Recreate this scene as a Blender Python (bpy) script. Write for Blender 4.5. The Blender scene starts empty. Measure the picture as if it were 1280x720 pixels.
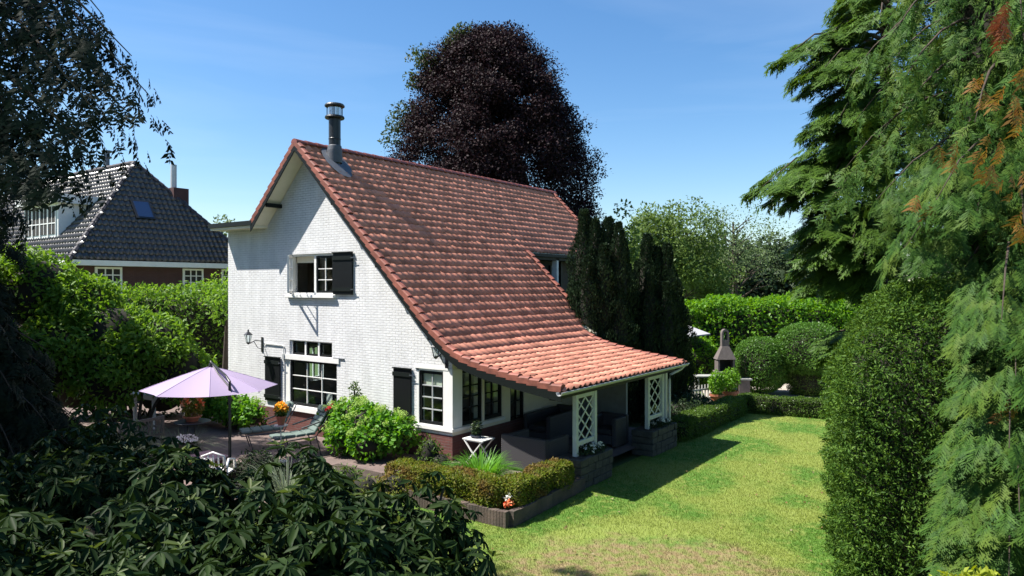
import bpy, math, random
import numpy as np
from mathutils import Vector, Matrix

S = bpy.context.scene
rad = math.radians
# ------------------------------------------------------------------ camera, sky, sun, exposure
YAW = rad(35.6); FPX = 887.0; HZ = 357.0
Fv = np.array([-math.sin(YAW), math.cos(YAW), 0.0]); Rv = np.array([math.cos(YAW), math.sin(YAW), 0.0])
CAM = np.array([10.93, -12.84, 4.17])
cd = bpy.data.cameras.new('camera'); cam = bpy.data.objects.new('camera', cd); S.collection.objects.link(cam)
cam.location = CAM; cam.rotation_euler = (rad(90 - 0.19), 0, YAW)
cd.sensor_width = 36; cd.lens = FPX / 1280 * 36; cd.clip_start = 0.1; cd.clip_end = 3000
S.camera = cam

SUN_TO = Vector((-.53, -.42, 1.0)).normalized()
sd = bpy.data.lights.new('sun', 'SUN'); sd.energy = 5.0; sd.angle = rad(.5); sd.color = (1, .955, .88)
so = bpy.data.objects.new('sun', sd); S.collection.objects.link(so)
so.rotation_euler = (-SUN_TO).to_track_quat('-Z', 'Y').to_euler(); so.location = (-20, -10, 30)

W = bpy.data.worlds.new('World'); S.world = W; W.use_nodes = True
nt = W.node_tree; nt.nodes.clear()
sky = nt.nodes.new('ShaderNodeTexSky'); sky.sky_type = 'NISHITA'; sky.sun_disc = False
sky.sun_elevation = math.asin(SUN_TO.z); sky.sun_rotation = math.atan2(SUN_TO.x, SUN_TO.y)
sky.air_density = 1.0; sky.dust_density = 0.6; sky.ozone_density = 2.5; sky.altitude = 0
bg = nt.nodes.new('ShaderNodeBackground'); bg.inputs[1].default_value = 0.088
ow = nt.nodes.new('ShaderNodeOutputWorld')
# thin high cirrus streaks
tc = nt.nodes.new('ShaderNodeTexCoord'); mp = nt.nodes.new('ShaderNodeMapping')
mp.inputs['Rotation'].default_value = (0, rad(6), YAW); mp.inputs['Scale'].default_value = (1.1, 1.1, 9)
nz = nt.nodes.new('ShaderNodeTexNoise'); nz.inputs['Scale'].default_value = 1.6; nz.inputs['Detail'].default_value = 5; nz.inputs['Distortion'].default_value = .6
cr = nt.nodes.new('ShaderNodeValToRGB'); cr.color_ramp.elements[0].position = .52; cr.color_ramp.elements[1].position = .85
cr.color_ramp.elements[0].color = (0, 0, 0, 1); cr.color_ramp.elements[1].color = (.10, .10, .10, 1)
mx = nt.nodes.new('ShaderNodeMixRGB'); mx.inputs[2].default_value = (6.5, 7.2, 8.2, 1)
L = nt.links.new
L(tc.outputs['Generated'], mp.inputs[0]); L(mp.outputs[0], nz.inputs['Vector']); L(nz.outputs[0], cr.inputs[0])
hsv = nt.nodes.new('ShaderNodeHueSaturation'); hsv.inputs['Saturation'].default_value = 1.25; L(sky.outputs[0], hsv.inputs['Color'])
L(cr.outputs[0], mx.inputs[0]); L(hsv.outputs[0], mx.inputs[1]); L(mx.outputs[0], bg.inputs[0]); L(bg.outputs[0], ow.inputs[0])
S.view_settings.view_transform = 'Standard'; S.view_settings.look = 'None'; S.view_settings.gamma = 1
S.view_settings.exposure = 1.1
S.cycles.max_bounces = 6; S.cycles.diffuse_bounces = 3; S.cycles.transparent_max_bounces = 8; S.cycles.glossy_bounces = 3

# ------------------------------------------------------------------ helpers
def at(px, py, D):                      # point seen at a pixel of the 1280 px photograph, D metres in front of the camera
    return CAM + D * (Fv + Rv * (px - 640) / FPX + np.array([0, 0, 1.0]) * (HZ - py) / FPX)
def wp(X, Y, z=0.0):                    # camera-relative plan position
    p = CAM + X * Rv + Y * Fv; return np.array([p[0], p[1], z])
def gp(px, D, z=0.0):
    p = at(px, HZ, D); return np.array([p[0], p[1], z])

def mat(name, col, rough=.7, var=0.0, nscale=6.0, bump=0.0, bscale=40.0, island=0.0, metal=0.0, spec=.5, col2=None, coord='Object'):
    m = bpy.data.materials.new(name); m.use_nodes = True; t = m.node_tree; N = t.nodes; b = N['Principled BSDF']
    b.inputs['Roughness'].default_value = rough; b.inputs['Metallic'].default_value = metal; b.inputs['Specular IOR Level'].default_value = spec
    col = (*col, 1); b.inputs['Base Color'].default_value = col
    src = None
    tcn = N.new('ShaderNodeTexCoord')
    if var or col2:
        n = N.new('ShaderNodeTexNoise'); n.inputs['Scale'].default_value = nscale; n.inputs['Detail'].default_value = 6; n.inputs['Roughness'].default_value = .65
        t.links.new(tcn.outputs[coord], n.inputs['Vector'])
        r = N.new('ShaderNodeValToRGB'); r.color_ramp.elements[0].position = .35; r.color_ramp.elements[1].position = .68
        c2 = (*col2, 1) if col2 else tuple(c * (1 - var) for c in col[:3]) + (1,)
        r.color_ramp.elements[0].color = c2; r.color_ramp.elements[1].color = col
        t.links.new(n.outputs[0], r.inputs[0]); src = r.outputs[0]
    if island:
        g = N.new('ShaderNodeNewGeometry'); h = N.new('ShaderNodeHueSaturation')
        mr = N.new('ShaderNodeMapRange'); mr.inputs[3].default_value = 1 - island; mr.inputs[4].default_value = 1 + island
        t.links.new(g.outputs['Random Per Island'], mr.inputs[0]); t.links.new(mr.outputs[0], h.inputs['Value'])
        if src: t.links.new(src, h.inputs['Color'])
        else: h.inputs['Color'].default_value = col
        src = h.outputs[0]
    if src: t.links.new(src, b.inputs['Base Color'])
    if bump:
        n2 = N.new('ShaderNodeTexNoise'); n2.inputs['Scale'].default_value = bscale; n2.inputs['Detail'].default_value = 4
        t.links.new(tcn.outputs[coord], n2.inputs['Vector'])
        bp = N.new('ShaderNodeBump'); bp.inputs['Strength'].default_value = bump; bp.inputs['Distance'].default_value = .02
        t.links.new(n2.outputs[0], bp.inputs['Height']); t.links.new(bp.outputs[0], b.inputs['Normal'])
    return m

def leafmat(name, cols, rough=.55, trans=.3, tcol=None, spec=.2, patch=None, patch_scale=1.2):
    """cols: ramp of leaf colours picked at random per leaf; patch: second colour mixed in drifts"""
    m = bpy.data.materials.new(name); m.use_nodes = True; t = m.node_tree; N = t.nodes; b = N['Principled BSDF']; out = N['Material Output']
    b.inputs['Roughness'].default_value = rough; b.inputs['Specular IOR Level'].default_value = spec
    g = N.new('ShaderNodeNewGeometry'); r = N.new('ShaderNodeValToRGB'); e = r.color_ramp.elements
    while len(e) < len(cols): e.new(.5)
    for i, c in enumerate(cols): e[i].position = i / max(1, len(cols) - 1); e[i].color = (*c, 1)
    t.links.new(g.outputs['Random Per Island'], r.inputs[0]); src = r.outputs[0]
    if patch:
        n = N.new('ShaderNodeTexNoise'); n.inputs['Scale'].default_value = patch_scale; n.inputs['Detail'].default_value = 3
        t.links.new(g.outputs['Position'], n.inputs['Vector'])
        q = N.new('ShaderNodeValToRGB'); q.color_ramp.elements[0].position = .48; q.color_ramp.elements[1].position = .66
        t.links.new(n.outputs[0], q.inputs[0])
        x = N.new('ShaderNodeMixRGB'); x.inputs[2].default_value = (*patch, 1)
        t.links.new(q.outputs[0], x.inputs[0]); t.links.new(src, x.inputs[1]); src = x.outputs[0]
    t.links.new(src, b.inputs['Base Color'])
    tr = N.new('ShaderNodeBsdfTranslucent'); ms = N.new('ShaderNodeMixShader'); ms.inputs[0].default_value = trans
    hs = N.new('ShaderNodeHueSaturation'); hs.inputs['Hue'].default_value = .485 if tcol is None else tcol; hs.inputs['Value'].default_value = 1.7; hs.inputs['Saturation'].default_value = 1.1
    t.links.new(src, hs.inputs['Color']); t.links.new(hs.outputs[0], tr.inputs['Color'])
    t.links.new(b.outputs[0], ms.inputs[1]); t.links.new(tr.outputs[0], ms.inputs[2]); t.links.new(ms.outputs[0], out.inputs[0])
    return m

def brickmat(name, c1, c2, mortar, bw=.22, rh=.067, ms=.007, axes='xz', bump=1.0, dist=.012, rough=.75, dirt=.17):
    m = bpy.data.materials.new(name); m.use_nodes = True; t = m.node_tree; N = t.nodes; b = N['Principled BSDF']; b.inputs['Roughness'].default_value = rough
    g = N.new('ShaderNodeNewGeometry'); s = N.new('ShaderNodeSeparateXYZ'); c = N.new('ShaderNodeCombineXYZ')
    t.links.new(g.outputs['Position'], s.inputs[0])
    t.links.new(s.outputs['XYZ'.index(axes[0].upper())], c.inputs[0]); t.links.new(s.outputs['XYZ'.index(axes[1].upper())], c.inputs[1])
    wob = N.new('ShaderNodeTexNoise'); wob.inputs['Scale'].default_value = 3.0
    t.links.new(c.outputs[0], wob.inputs['Vector'])
    vm = N.new('ShaderNodeVectorMath'); vm.operation = 'MULTIPLY_ADD'; vm.inputs[1].default_value = (.012, .012, 0)
    t.links.new(wob.outputs['Color'], vm.inputs[0]); t.links.new(c.outputs[0], vm.inputs[2])
    k = N.new('ShaderNodeTexBrick'); k.inputs['Scale'].default_value = 1; k.inputs['Brick Width'].default_value = bw; k.inputs['Row Height'].default_value = rh
    k.inputs['Mortar Size'].default_value = ms; k.inputs['Mortar Smooth'].default_value = .6
    k.inputs['Color1'].default_value = (*c1, 1); k.inputs['Color2'].default_value = (*c2, 1); k.inputs['Mortar'].default_value = (*mortar, 1)
    t.links.new(vm.outputs[0], k.inputs['Vector'])
    n = N.new('ShaderNodeTexNoise'); n.inputs['Scale'].default_value = 1.3; n.inputs['Detail'].default_value = 7; vs = N.new('ShaderNodeVectorMath'); vs.operation = 'MULTIPLY'; vs.inputs[1].default_value = (2.4, .7, 1); t.links.new(c.outputs[0], vs.inputs[0]); t.links.new(vs.outputs[0], n.inputs['Vector'])
    mr = N.new('ShaderNodeMapRange'); mr.inputs[1].default_value = .3; mr.inputs[2].default_value = .7; mr.inputs[3].default_value = 1 - dirt; mr.inputs[4].default_value = 1
    t.links.new(n.outputs[0], mr.inputs[0])
    h = N.new('ShaderNodeHueSaturation'); t.links.new(mr.outputs[0], h.inputs['Value']); nm = N.new('ShaderNodeTexNoise'); nm.inputs['Scale'].default_value = 4.5; nm.inputs['Detail'].default_value = 5; t.links.new(c.outputs[0], nm.inputs['Vector']); mm = N.new('ShaderNodeMapRange'); mm.inputs[1].default_value = .38; mm.inputs[2].default_value = .6; mm.inputs[4].default_value = .9; t.links.new(nm.outputs[0], mm.inputs[0]); xm = N.new('ShaderNodeMixRGB'); xm.inputs[2].default_value = (*[(p + q) / 2 for p, q in zip(c1, c2)], 1); t.links.new(mm.outputs[0], xm.inputs[0]); t.links.new(k.outputs['Color'], xm.inputs[1]); t.links.new(xm.outputs[0], h.inputs['Color']); t.links.new(h.outputs[0], b.inputs['Base Color'])
    # height: mortar recessed, every brick a little proud or tilted, fine paint grain
    k2 = N.new('ShaderNodeTexBrick'); k2.inputs['Scale'].default_value = 1; k2.inputs['Brick Width'].default_value = bw; k2.inputs['Row Height'].default_value = rh
    k2.inputs['Mortar Size'].default_value = ms; k2.inputs['Mortar Smooth'].default_value = .8
    k2.inputs['Color1'].default_value = (1, 1, 1, 1); k2.inputs['Color2'].default_value = (.55, .55, .55, 1); k2.inputs['Mortar'].default_value = (0, 0, 0, 1)
    t.links.new(vm.outputs[0], k2.inputs['Vector'])
    n3 = N.new('ShaderNodeTexNoise'); n3.inputs['Scale'].default_value = 22; n3.inputs['Detail'].default_value = 4; t.links.new(c.outputs[0], n3.inputs['Vector'])
    ad = N.new('ShaderNodeMath'); ad.operation = 'MULTIPLY_ADD'; ad.inputs[1].default_value = .5
    t.links.new(n3.outputs[0], ad.inputs[0]); t.links.new(k2.outputs['Color'], ad.inputs[2])
    bp = N.new('ShaderNodeBump'); bp.inputs['Strength'].default_value = bump; bp.inputs['Distance'].default_value = dist
    t.links.new(ad.outputs[0], bp.inputs['Height']); t.links.new(bp.outputs[0], b.inputs['Normal'])
    return m

def glassmat(name, tint=(.9, .95, .95)):
    m = bpy.data.materials.new(name); m.use_nodes = True; t = m.node_tree; N = t.nodes; N.remove(N['Principled BSDF']); out = N['Material Output']
    tr = N.new('ShaderNodeBsdfTransparent'); tr.inputs[0].default_value = (*tint, 1)
    gl = N.new('ShaderNodeBsdfGlossy'); gl.inputs['Roughness'].default_value = .03
    lw = N.new('ShaderNodeLayerWeight'); lw.inputs[0].default_value = .5; pw = N.new('ShaderNodeMath'); pw.operation = 'POWER'; pw.inputs[1].default_value = 4.0; t.links.new(lw.outputs['Facing'], pw.inputs[0]); fr = N.new('ShaderNodeMath'); fr.operation = 'MULTIPLY_ADD'; fr.inputs[1].default_value = .8; fr.inputs[2].default_value = .04; t.links.new(pw.outputs[0], fr.inputs[0])
    mx = N.new('ShaderNodeMixShader'); t.links.new(fr.outputs[0], mx.inputs[0]); t.links.new(tr.outputs[0], mx.inputs[1]); t.links.new(gl.outputs[0], mx.inputs[2]); t.links.new(mx.outputs[0], out.inputs[0])
    return m

class MB:
    def __init__(s): s.v = []; s.f = []
    def add(s, vs, fs):
        o = len(s.v); s.v += [tuple(map(float, p)) for p in vs]; s.f += [tuple(i + o for i in f) for f in fs]; return s
    def box(s, x0, x1, y0, y1, z0, z1):
        return s.add([(x0,y0,z0),(x1,y0,z0),(x1,y1,z0),(x0,y1,z0),(x0,y0,z1),(x1,y0,z1),(x1,y1,z1),(x0,y1,z1)],
                     [(0,3,2,1),(4,5,6,7),(0,1,5,4),(1,2,6,5),(2,3,7,6),(3,0,4,7)])
    def obox(s, c, a, b, d):
        c, a, b, d = (np.array(q, float) for q in (c, a, b, d))
        return s.add([c-a-b-d, c+a-b-d, c+a+b-d, c-a+b-d, c-a-b+d, c+a-b+d, c+a+b+d, c-a+b+d],
                     [(0,3,2,1),(4,5,6,7),(0,1,5,4),(1,2,6,5),(2,3,7,6),(3,0,4,7)])
    def bar(s, p, q, w, h, up=(0, 0, 1)):
        p, q, up = (np.array(k, float) for k in (p, q, up)); d = q - p; l = np.linalg.norm(d); d /= l
        x = np.cross(d, up)
        if np.linalg.norm(x) < 1e-4: x = np.cross(d, (1, 0, 0))
        x /= np.linalg.norm(x); y = np.cross(x, d)
        return s.obox((p + q) / 2, d * l / 2, x * w / 2, y * h / 2)
    def tube(s, pts, r, n=8, cap=True):
        pts = [np.array(p, float) for p in pts]; k = len(pts); rs = r if isinstance(r, (list, tuple, np.ndarray)) else [r] * k
        o = len(s.v); up = np.array([.13, .21, 1.0])
        for i, p in enumerate(pts):
            d = pts[min(i + 1, k - 1)] - pts[max(i - 1, 0)]; d = d / (np.linalg.norm(d) + 1e-9)
            x = np.cross(d, up)
            if np.linalg.norm(x) < 1e-2: x = np.cross(d, (1, 0, 0))
            x /= np.linalg.norm(x); y = np.cross(d, x)
            for j in range(n):
                a = 2 * math.pi * j / n; s.v.append(tuple(p + rs[i] * (math.cos(a) * x + math.sin(a) * y)))
        for i in range(k - 1):
            for j in range(n):
                s.f.append((o + i*n + j, o + i*n + (j+1) % n, o + (i+1)*n + (j+1) % n, o + (i+1)*n + j))
        if cap: s.f.append(tuple(o + j for j in reversed(range(n)))); s.f.append(tuple(o + (k-1)*n + j for j in range(n)))
        return s
    def lathe(s, prof, c, n=24):
        o = len(s.v); k = len(prof)
        for r, z in prof:
            for j in range(n):
                a = 2 * math.pi * j / n; s.v.append((c[0] + r * math.cos(a), c[1] + r * math.sin(a), c[2] + z))
        for i in range(k - 1):
            for j in range(n): s.f.append((o + i*n + j, o + i*n + (j+1) % n, o + (i+1)*n + (j+1) % n, o + (i+1)*n + j))
        s.f.append(tuple(o + j for j in reversed(range(n)))); s.f.append(tuple(o + (k-1)*n + j for j in range(n)))
        return s
    def prism(s, poly, d):
        """extrude a planar polygon (list of 3d points) by vector d"""
        n = len(poly); d = np.array(d, float); P = [np.array(p, float) for p in poly]
        return s.add(P + [p + d for p in P], [tuple(range(n)), tuple(reversed(range(n, 2*n)))] + [(i, n+i, n+(i+1) % n, (i+1) % n) for i in range(n)])
    def build(s, name, m, parent=None, loc=None, smooth=False, bevel=0.0):
        off = np.zeros(3)
        if parent is not None: off = np.array(parent_world(parent))
        elif loc is not None: off = np.array(loc, float)
        me = bpy.data.meshes.new(name); me.from_pydata([tuple(np.array(p) - off) for p in s.v], [], s.f); me.validate()
        import bmesh
        bm = bmesh.new(); bm.from_mesh(me); bmesh.ops.recalc_face_normals(bm, faces=bm.faces); bm.to_mesh(me); bm.free()
        me.materials.append(m)
        if smooth: me.shade_smooth()
        o = bpy.data.objects.new(name, me); S.collection.objects.link(o)
        if parent is not None: o.parent = parent
        elif loc is not None: o.location = loc
        if bevel:
            b = o.modifiers.new('b', 'BEVEL'); b.width = bevel; b.segments = 2; b.limit_method = 'ANGLE'
        return o

def parent_world(p):
    l = Vector((0, 0, 0))
    while p is not None: l += p.location; p = p.parent
    return l
def tag(o, label=None, cat=None, group=None, kind=None):
    if label: o['label'] = label
    if cat: o['category'] = cat
    if group: o['group'] = group
    if kind: o['kind'] = kind
    return o
def empty(name, loc, label, cat, group=None):
    o = bpy.data.objects.new(name, None); S.collection.objects.link(o); o.location = tuple(map(float, loc)); o.empty_display_size = .2
    return tag(o, label, cat, group)
def relabel(o, label, loc=None):
    o['label'] = label
    if loc is not None: o.location = loc
    return o
def copy_tree(o, parent=None):
    c = o.copy(); S.collection.objects.link(c); c.parent = parent
    for ch in list(o.children): copy_tree(ch, c)
    return c

# ---- numpy foliage
RG = np.random.default_rng(7)
def rnd(n): 
    v = RG.normal(size=(n, 3)); return v / np.linalg.norm(v, axis=1, keepdims=True)
def nrm(v): return v / (np.linalg.norm(v, axis=-1, keepdims=True) + 1e-9)
def npmesh(name, V, Fc, m, parent=None, loc=None, smooth=False):
    off = np.array(parent_world(parent)) if parent is not None else (np.array(loc, float) if loc is not None else np.zeros(3))
    V = V - off; k = Fc.shape[1]; me = bpy.data.meshes.new(name)
    me.vertices.add(len(V)); me.vertices.foreach_set('co', V.astype(np.float32).ravel())
    me.loops.add(Fc.size); me.loops.foreach_set('vertex_index', Fc.astype(np.int32).ravel())
    me.polygons.add(len(Fc)); me.polygons.foreach_set('loop_start', np.arange(0, Fc.size, k, dtype=np.int32)); me.polygons.foreach_set('loop_total', np.full(len(Fc), k, np.int32))
    me.update(calc_edges=True); me.materials.append(m)
    if smooth: me.shade_smooth()
    o = bpy.data.objects.new(name, me); S.collection.objects.link(o)
    if parent is not None: o.parent = parent
    elif loc is not None: o.location = loc
    return o
def inst(tv, tf, P, A, Nn, sc):
    """copies of a template: y along A, z towards Nn; sc (k,) or (k,3)"""
    Y = nrm(A); X = nrm(np.cross(Y, Nn)); Z = np.cross(X, Y); k = len(P)
    sc = np.asarray(sc, float); sc = sc[:, None] * np.ones(3) if sc.ndim == 1 else sc
    V = P[:, None] + (tv[None, :, 0:1] * sc[:, None, 0:1]) * X[:, None] + (tv[None, :, 1:2] * sc[:, None, 1:2]) * Y[:, None] + (tv[None, :, 2:3] * sc[:, None, 2:3]) * Z[:, None]
    n = len(tv); Fc = (tf[None] + (np.arange(k) * n)[:, None, None]).reshape(-1, tf.shape[1])
    return V.reshape(-1, 3), Fc
def cat(parts):
    V = []; Fc = []; o = 0
    for v, f in parts: V.append(v); Fc.append(f + o); o += len(v)
    return np.concatenate(V), np.concatenate(Fc)
LEAF1 = (np.array([(0,0,0),(.5,.45,.12),(0,1,-.05),(-.5,.45,.12)]), np.array([(0,1,2,3)]))
LEAF2 = (np.array([(0,0,0),(.36,.3,.1),(.4,.66,.1),(0,1,-.1),(-.4,.66,.1),(-.36,.3,.1)]), np.array([(0,1,2,3),(0,3,4,5)]))
def frond_tmpl(n=12, wid=.5, thin=.075, fwd=.75, droop=.25, shape=.9, so=.55, jag=0):
    jr = np.random.default_rng(5)
    """flat spray: rachis with side twiglets, each a slim blade"""
    v = []; f = []
    def blade(b, t, w):
        b = np.array(b, float); t = np.array(t, float); d = t - b; s = np.array([-d[1], d[0], 0]); s = s / (np.linalg.norm(s) + 1e-9) * w
        m = b + d * .45; o = len(v); v.extend([b, m + s, t, m - s]); f.append((o, o+1, o+2, o+3))
    z = lambda y: -droop * y * y
    for i in range(3): blade((0, i/3, z(i/3)), (0, (i+1)/3 + .03, z((i+1)/3)), thin * .45)
    for i in range(n):
        y = .06 + .9 * i / n; l = wid * (math.sin(math.pi * (.18 + .78 * (i / n))) ** shape)
        for sd in (-1, 1):
            b = (0, y, z(y)); l *= 1 + jag * jr.normal(); l = max(l, .03); t = (sd * l, y + l * fwd, z(y) - l * .35); blade(b, t, thin * (.5 + .5 * l / wid))
            if l > wid * so:                                     # second order
                for q in (.4, .65):
                    bb = np.array(b) + (np.array(t) - b) * q
                    blade(bb, bb + np.array([sd * l * .12, l * .36, -.03]), thin * .5); blade(bb, bb + np.array([sd * l * .36, l * .02, -.05]), thin * .5)
    return np.array(v), np.array(f)

def ell(c, r, n, inner=.75, up=.0):
    """points on the outer shell of an ellipsoid with outward normals"""
    d = rnd(n)
    if up: d[:, 2] = np.where(d[:, 2] < -.35, -d[:, 2] * RG.random(n), d[:, 2])
    k = inner + (1.04 - inner) * np.sqrt(RG.random(n)); r = np.array(r)
    return np.array(c) + d * k[:, None] * r, nrm(d / r)
def leaf_geo(P, O, size, ratio=.5, tmpl=LEAF1, out=.6, upw=.4, droop=.3, jit=.7, var=.35):
    n = len(P); up = np.array([0, 0, 1.0])
    Nn = nrm(O * out + up * upw + rnd(n) * jit); A = nrm(rnd(n) + O * .5 - up * droop)
    s = size * (1 - var + 2 * var * RG.random(n)); return inst(*tmpl, P, A, Nn, np.stack([s * ratio, s, s], 1))
def clump_crown(c, R, nc, cr, per, size, ratio=.55, hemi=-.6, tmpl=LEAF1, wob=.18, droop=.3, jit=.7, flat=.75, fill=.35):
    """crown of leaf clumps spread over an uneven ellipsoid"""
    c = np.array(c, float); R = np.array(R, float); parts = []
    d = rnd(nc * 3); d = d[d[:, 2] > hemi][:nc]
    for i, q in enumerate(d):
        k = (1 - wob) + wob * 2 * RG.random() if RG.random() > fill else .35 + .4 * RG.random()
        cc = c + q * R * k * (1 - .35 * cr / R.mean()); r = cr * (.6 + .7 * RG.random())
        P, O = ell(cc, (r, r, r * flat), int(per * (r / cr) ** 2), .25)
        parts.append(leaf_geo(P, nrm(O + q * .4), size, ratio, tmpl, droop=droop, jit=jit))
    return cat(parts)
def shell_super(c, h, p, n, noise=.08, nfreq=1.6, depth=.12, fine=0):
    """points on a rounded-box hedge (superellipsoid of half sizes h, power p), lumps of amplitude noise"""
    d = rnd(n * 2); a = np.abs(d / 1.0)
    h = np.array(h, float)
    d = RG.uniform(-1, 1, size=(n, 3)); ax = RG.choice(3, size=n, p=np.array([h[1]*h[2], h[0]*h[2], h[0]*h[1]]) / (h[1]*h[2] + h[0]*h[2] + h[0]*h[1]))
    d[np.arange(n), ax] = np.sign(RG.uniform(-1, 1, n))
    nr = (np.abs(d) ** p).sum(1) ** (1 / p); q = d / nr[:, None]
    O = nrm(np.sign(q) * np.abs(q) ** (p - 1) / h); P = q * h
    ph = RG.random(9) * 6
    lump = sum(np.sin(P @ (rnd(1)[0] * nfreq * (1 + i * .6)) * 2.2 + ph[i]) for i in range(6)) / 6
    if fine: P = P + O * (fine * sum(np.sin(P @ (rnd(1)[0] * (16 + 7 * i)) + i) for i in range(5)) / 1.6)[:, None]
    P = P + O * (lump * noise * 1.6)[:, None] - O * (RG.random(n) ** 2 * depth)[:, None]
    return P + np.array(c), O, lump
def rotz(P, c, a):
    ca, sa = math.cos(a), math.sin(a); Q = P - c; return np.stack([Q[:, 0]*ca - Q[:, 1]*sa, Q[:, 0]*sa + Q[:, 1]*ca, Q[:, 2]], 1) + c
def core_super(c, h, p, m, parent, name='shaded_twig_core', n=14, a=0.0):  # dark solid body standing in for the shaded twig interior of a crown
    V = []; Fc = []; c = np.array(c, float)
    for i in range(n + 1):
        for j in range(2 * n):
            t = -math.pi/2 + math.pi * i / n; u = math.pi * j / n
            q = np.array([math.cos(t)*math.cos(u), math.cos(t)*math.sin(u), math.sin(t)]); q /= (np.abs(q) ** p).sum() ** (1/p); V.append(q * h + c)
    for i in range(n):
        for j in range(2*n): Fc.append((i*2*n + j, i*2*n + (j+1) % (2*n), (i+1)*2*n + (j+1) % (2*n), (i+1)*2*n + j))
    V = rotz(np.array(V), c, a)
    return npmesh(name, V, np.array(Fc), m, parent)

# ------------------------------------------------------------------ materials
M = {}
M['white'] = mat('white_paint', (.80, .79, .76), .45, var=.08, nscale=3)
M['trellis'] = mat('shaded_white_paint', (.60, .62, .56), .6, var=.15, nscale=5)  # white paint with the veranda's shade put into its colour
M['dullwhite'] = mat('dull_white_paint', (.36, .36, .33), .8, var=.35)  # white paint toned down to a darker, mottled grey
M['cream'] = mat('cream_paint', (.78, .72, .56), .5, var=.06)
M['black'] = mat('black_paint', (.006, .007, .008), .5, spec=.2)
M['greenblk'] = mat('dark_green_paint', (.008, .011, .010), .5, spec=.2)
M['brick'] = brickmat('white_painted_brick', (.755, .755, .755), (.70, .70, .705), (.50, .50, .50))
M['brickx'] = brickmat('white_painted_brick_side', (.84, .83, .82), (.78, .775, .77), (.70, .69, .68), axes='yz')
M['plinth'] = brickmat('dark_red_brick', (.16, .055, .045), (.10, .035, .03), (.13, .11, .10), bump=.4)
M['plinthx'] = brickmat('dark_red_brick_side', (.16, .055, .045), (.10, .035, .03), (.13, .11, .10), bump=.4, axes='yz')
M['nbrick'] = brickmat('brown_brick', (.09, .035, .035), (.07, .028, .03), (.08, .06, .055), axes='yz')
M['tile'] = mat('terracotta_tile', (.70, .285, .19), .75, col2=(.50, .215, .145), nscale=2.2, island=.26, bump=.25, bscale=60, spec=.25)
M['verge'] = mat('red_verge_tile', (.33, .105, .07), .7, var=.5, nscale=5, island=.15)
M['ridge'] = mat('dark_red_ridge_tile', (.26, .075, .06), .6, var=.3, nscale=5, island=.15)
M['ntile'] = mat('anthracite_glazed_tile', (.055, .05, .045), .32, var=.5, nscale=3, island=.3, spec=.8)
M['glass'] = glassmat('window_glass')
M['dark'] = mat('dark_interior', (.03, .027, .024), .9)
M['steel'] = mat('grey_steel', (.13, .14, .16), .38, metal=.6, var=.2, nscale=8)
M['steelblk'] = mat('black_steel', (.018, .02, .023), .4, var=.2)
M['stainless'] = mat('stainless_steel', (.6, .6, .6), .25, metal=1.0)
M['lead'] = mat('lead_flashing', (.10, .11, .13), .6, var=.25, nscale=10, bump=.2, bscale=20)
M['zinc'] = mat('zinc_gutter', (.55, .56, .56), .45, metal=.3, var=.15)
M['bark'] = mat('bark', (.07, .05, .035), .9, var=.5, nscale=9, bump=.6, bscale=25)
M['twigshade'] = mat('shaded_twig_mass', (.022, .02, .012), .95, var=.4, nscale=8)  # twig interior with the crown's inner shade put into the colour
M['soil'] = mat('garden_soil', (.06, .042, .03), .95, var=.4, nscale=6, bump=.6, bscale=30)
M['wood'] = mat('weathered_wood', (.20, .17, .14), .8, var=.4, nscale=14, bump=.3)
M['terracotta'] = mat('terracotta_pot', (.38, .13, .07), .75, var=.25, nscale=8)
M['stone'] = mat('mossy_stone', (.085, .08, .062), .9, var=.5, nscale=7, bump=.6, bscale=18)
M['concrete'] = mat('grey_concrete', (.15, .125, .115), .85, var=.3, nscale=7, bump=.3)
# leaves
M['l_beech'] = leafmat('copper_beech_leaf', [(.012, .008, .010), (.020, .010, .013), (.030, .013, .016), (.016, .013, .011)], rough=.6, trans=.10, tcol=.5, spec=.12)
M['l_beechg'] = leafmat('green_beech_leaf', [(.05, .075, .02), (.035, .055, .016)], trans=.3)
M['l_iyew'] = leafmat('columnar_yew_needle', [(.014, .028, .014), (.022, .042, .018), (.034, .058, .026)], rough=.5, trans=.08)
M['l_laurel'] = leafmat('laurel_leaf', [(.07, .18, .018), (.10, .24, .02), (.15, .29, .03), (.08, .20, .02)], rough=.45, trans=.4)
M['l_ball'] = leafmat('topiary_leaf', [(.045, .11, .018), (.07, .165, .024), (.10, .20, .034)], rough=.4, trans=.25)
M['l_box'] = leafmat('box_leaf', [(.05, .095, .016), (.075, .14, .022), (.10, .17, .03)], rough=.4, trans=.25)
M['l_lonic'] = leafmat('bronze_hedge_leaf', [(.10, .15, .018), (.14, .19, .025), (.17, .16, .035), (.08, .13, .018)], rough=.5, trans=.35, spec=.12, patch=(.17, .12, .04), patch_scale=2.2)
M['l_yew'] = leafmat('yew_needle', [(.028, .065, .012), (.044, .10, .015), (.07, .14, .02), (.11, .19, .03)], rough=.55, trans=.25, spec=.12)
M['l_noot'] = leafmat('weeping_cypress_spray', [(.018, .050, .009), (.031, .078, .012), (.056, .118, .018), (.025, .062, .011)], rough=.6, trans=.16, spec=.12, patch=(.075, .12, .016), patch_scale=2.4)
M['l_dead'] = leafmat('dying_orange_spray', [(.24, .15, .03), (.22, .10, .03), (.26, .19, .04)], trans=.25)
M['l_red'] = leafmat('dead_russet_spray', [(.24, .085, .035), (.19, .06, .03)], trans=.2)
M['l_hem'] = leafmat('hemlock_spray', [(.04, .085, .014), (.06, .12, .018), (.09, .165, .022)], rough=.5, trans=.28)
M['l_dark'] = leafmat('dark_conifer_spray', [(.010, .016, .010), (.016, .023, .012), (.013, .019, .013)], rough=.7, trans=.04, spec=.1)
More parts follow.
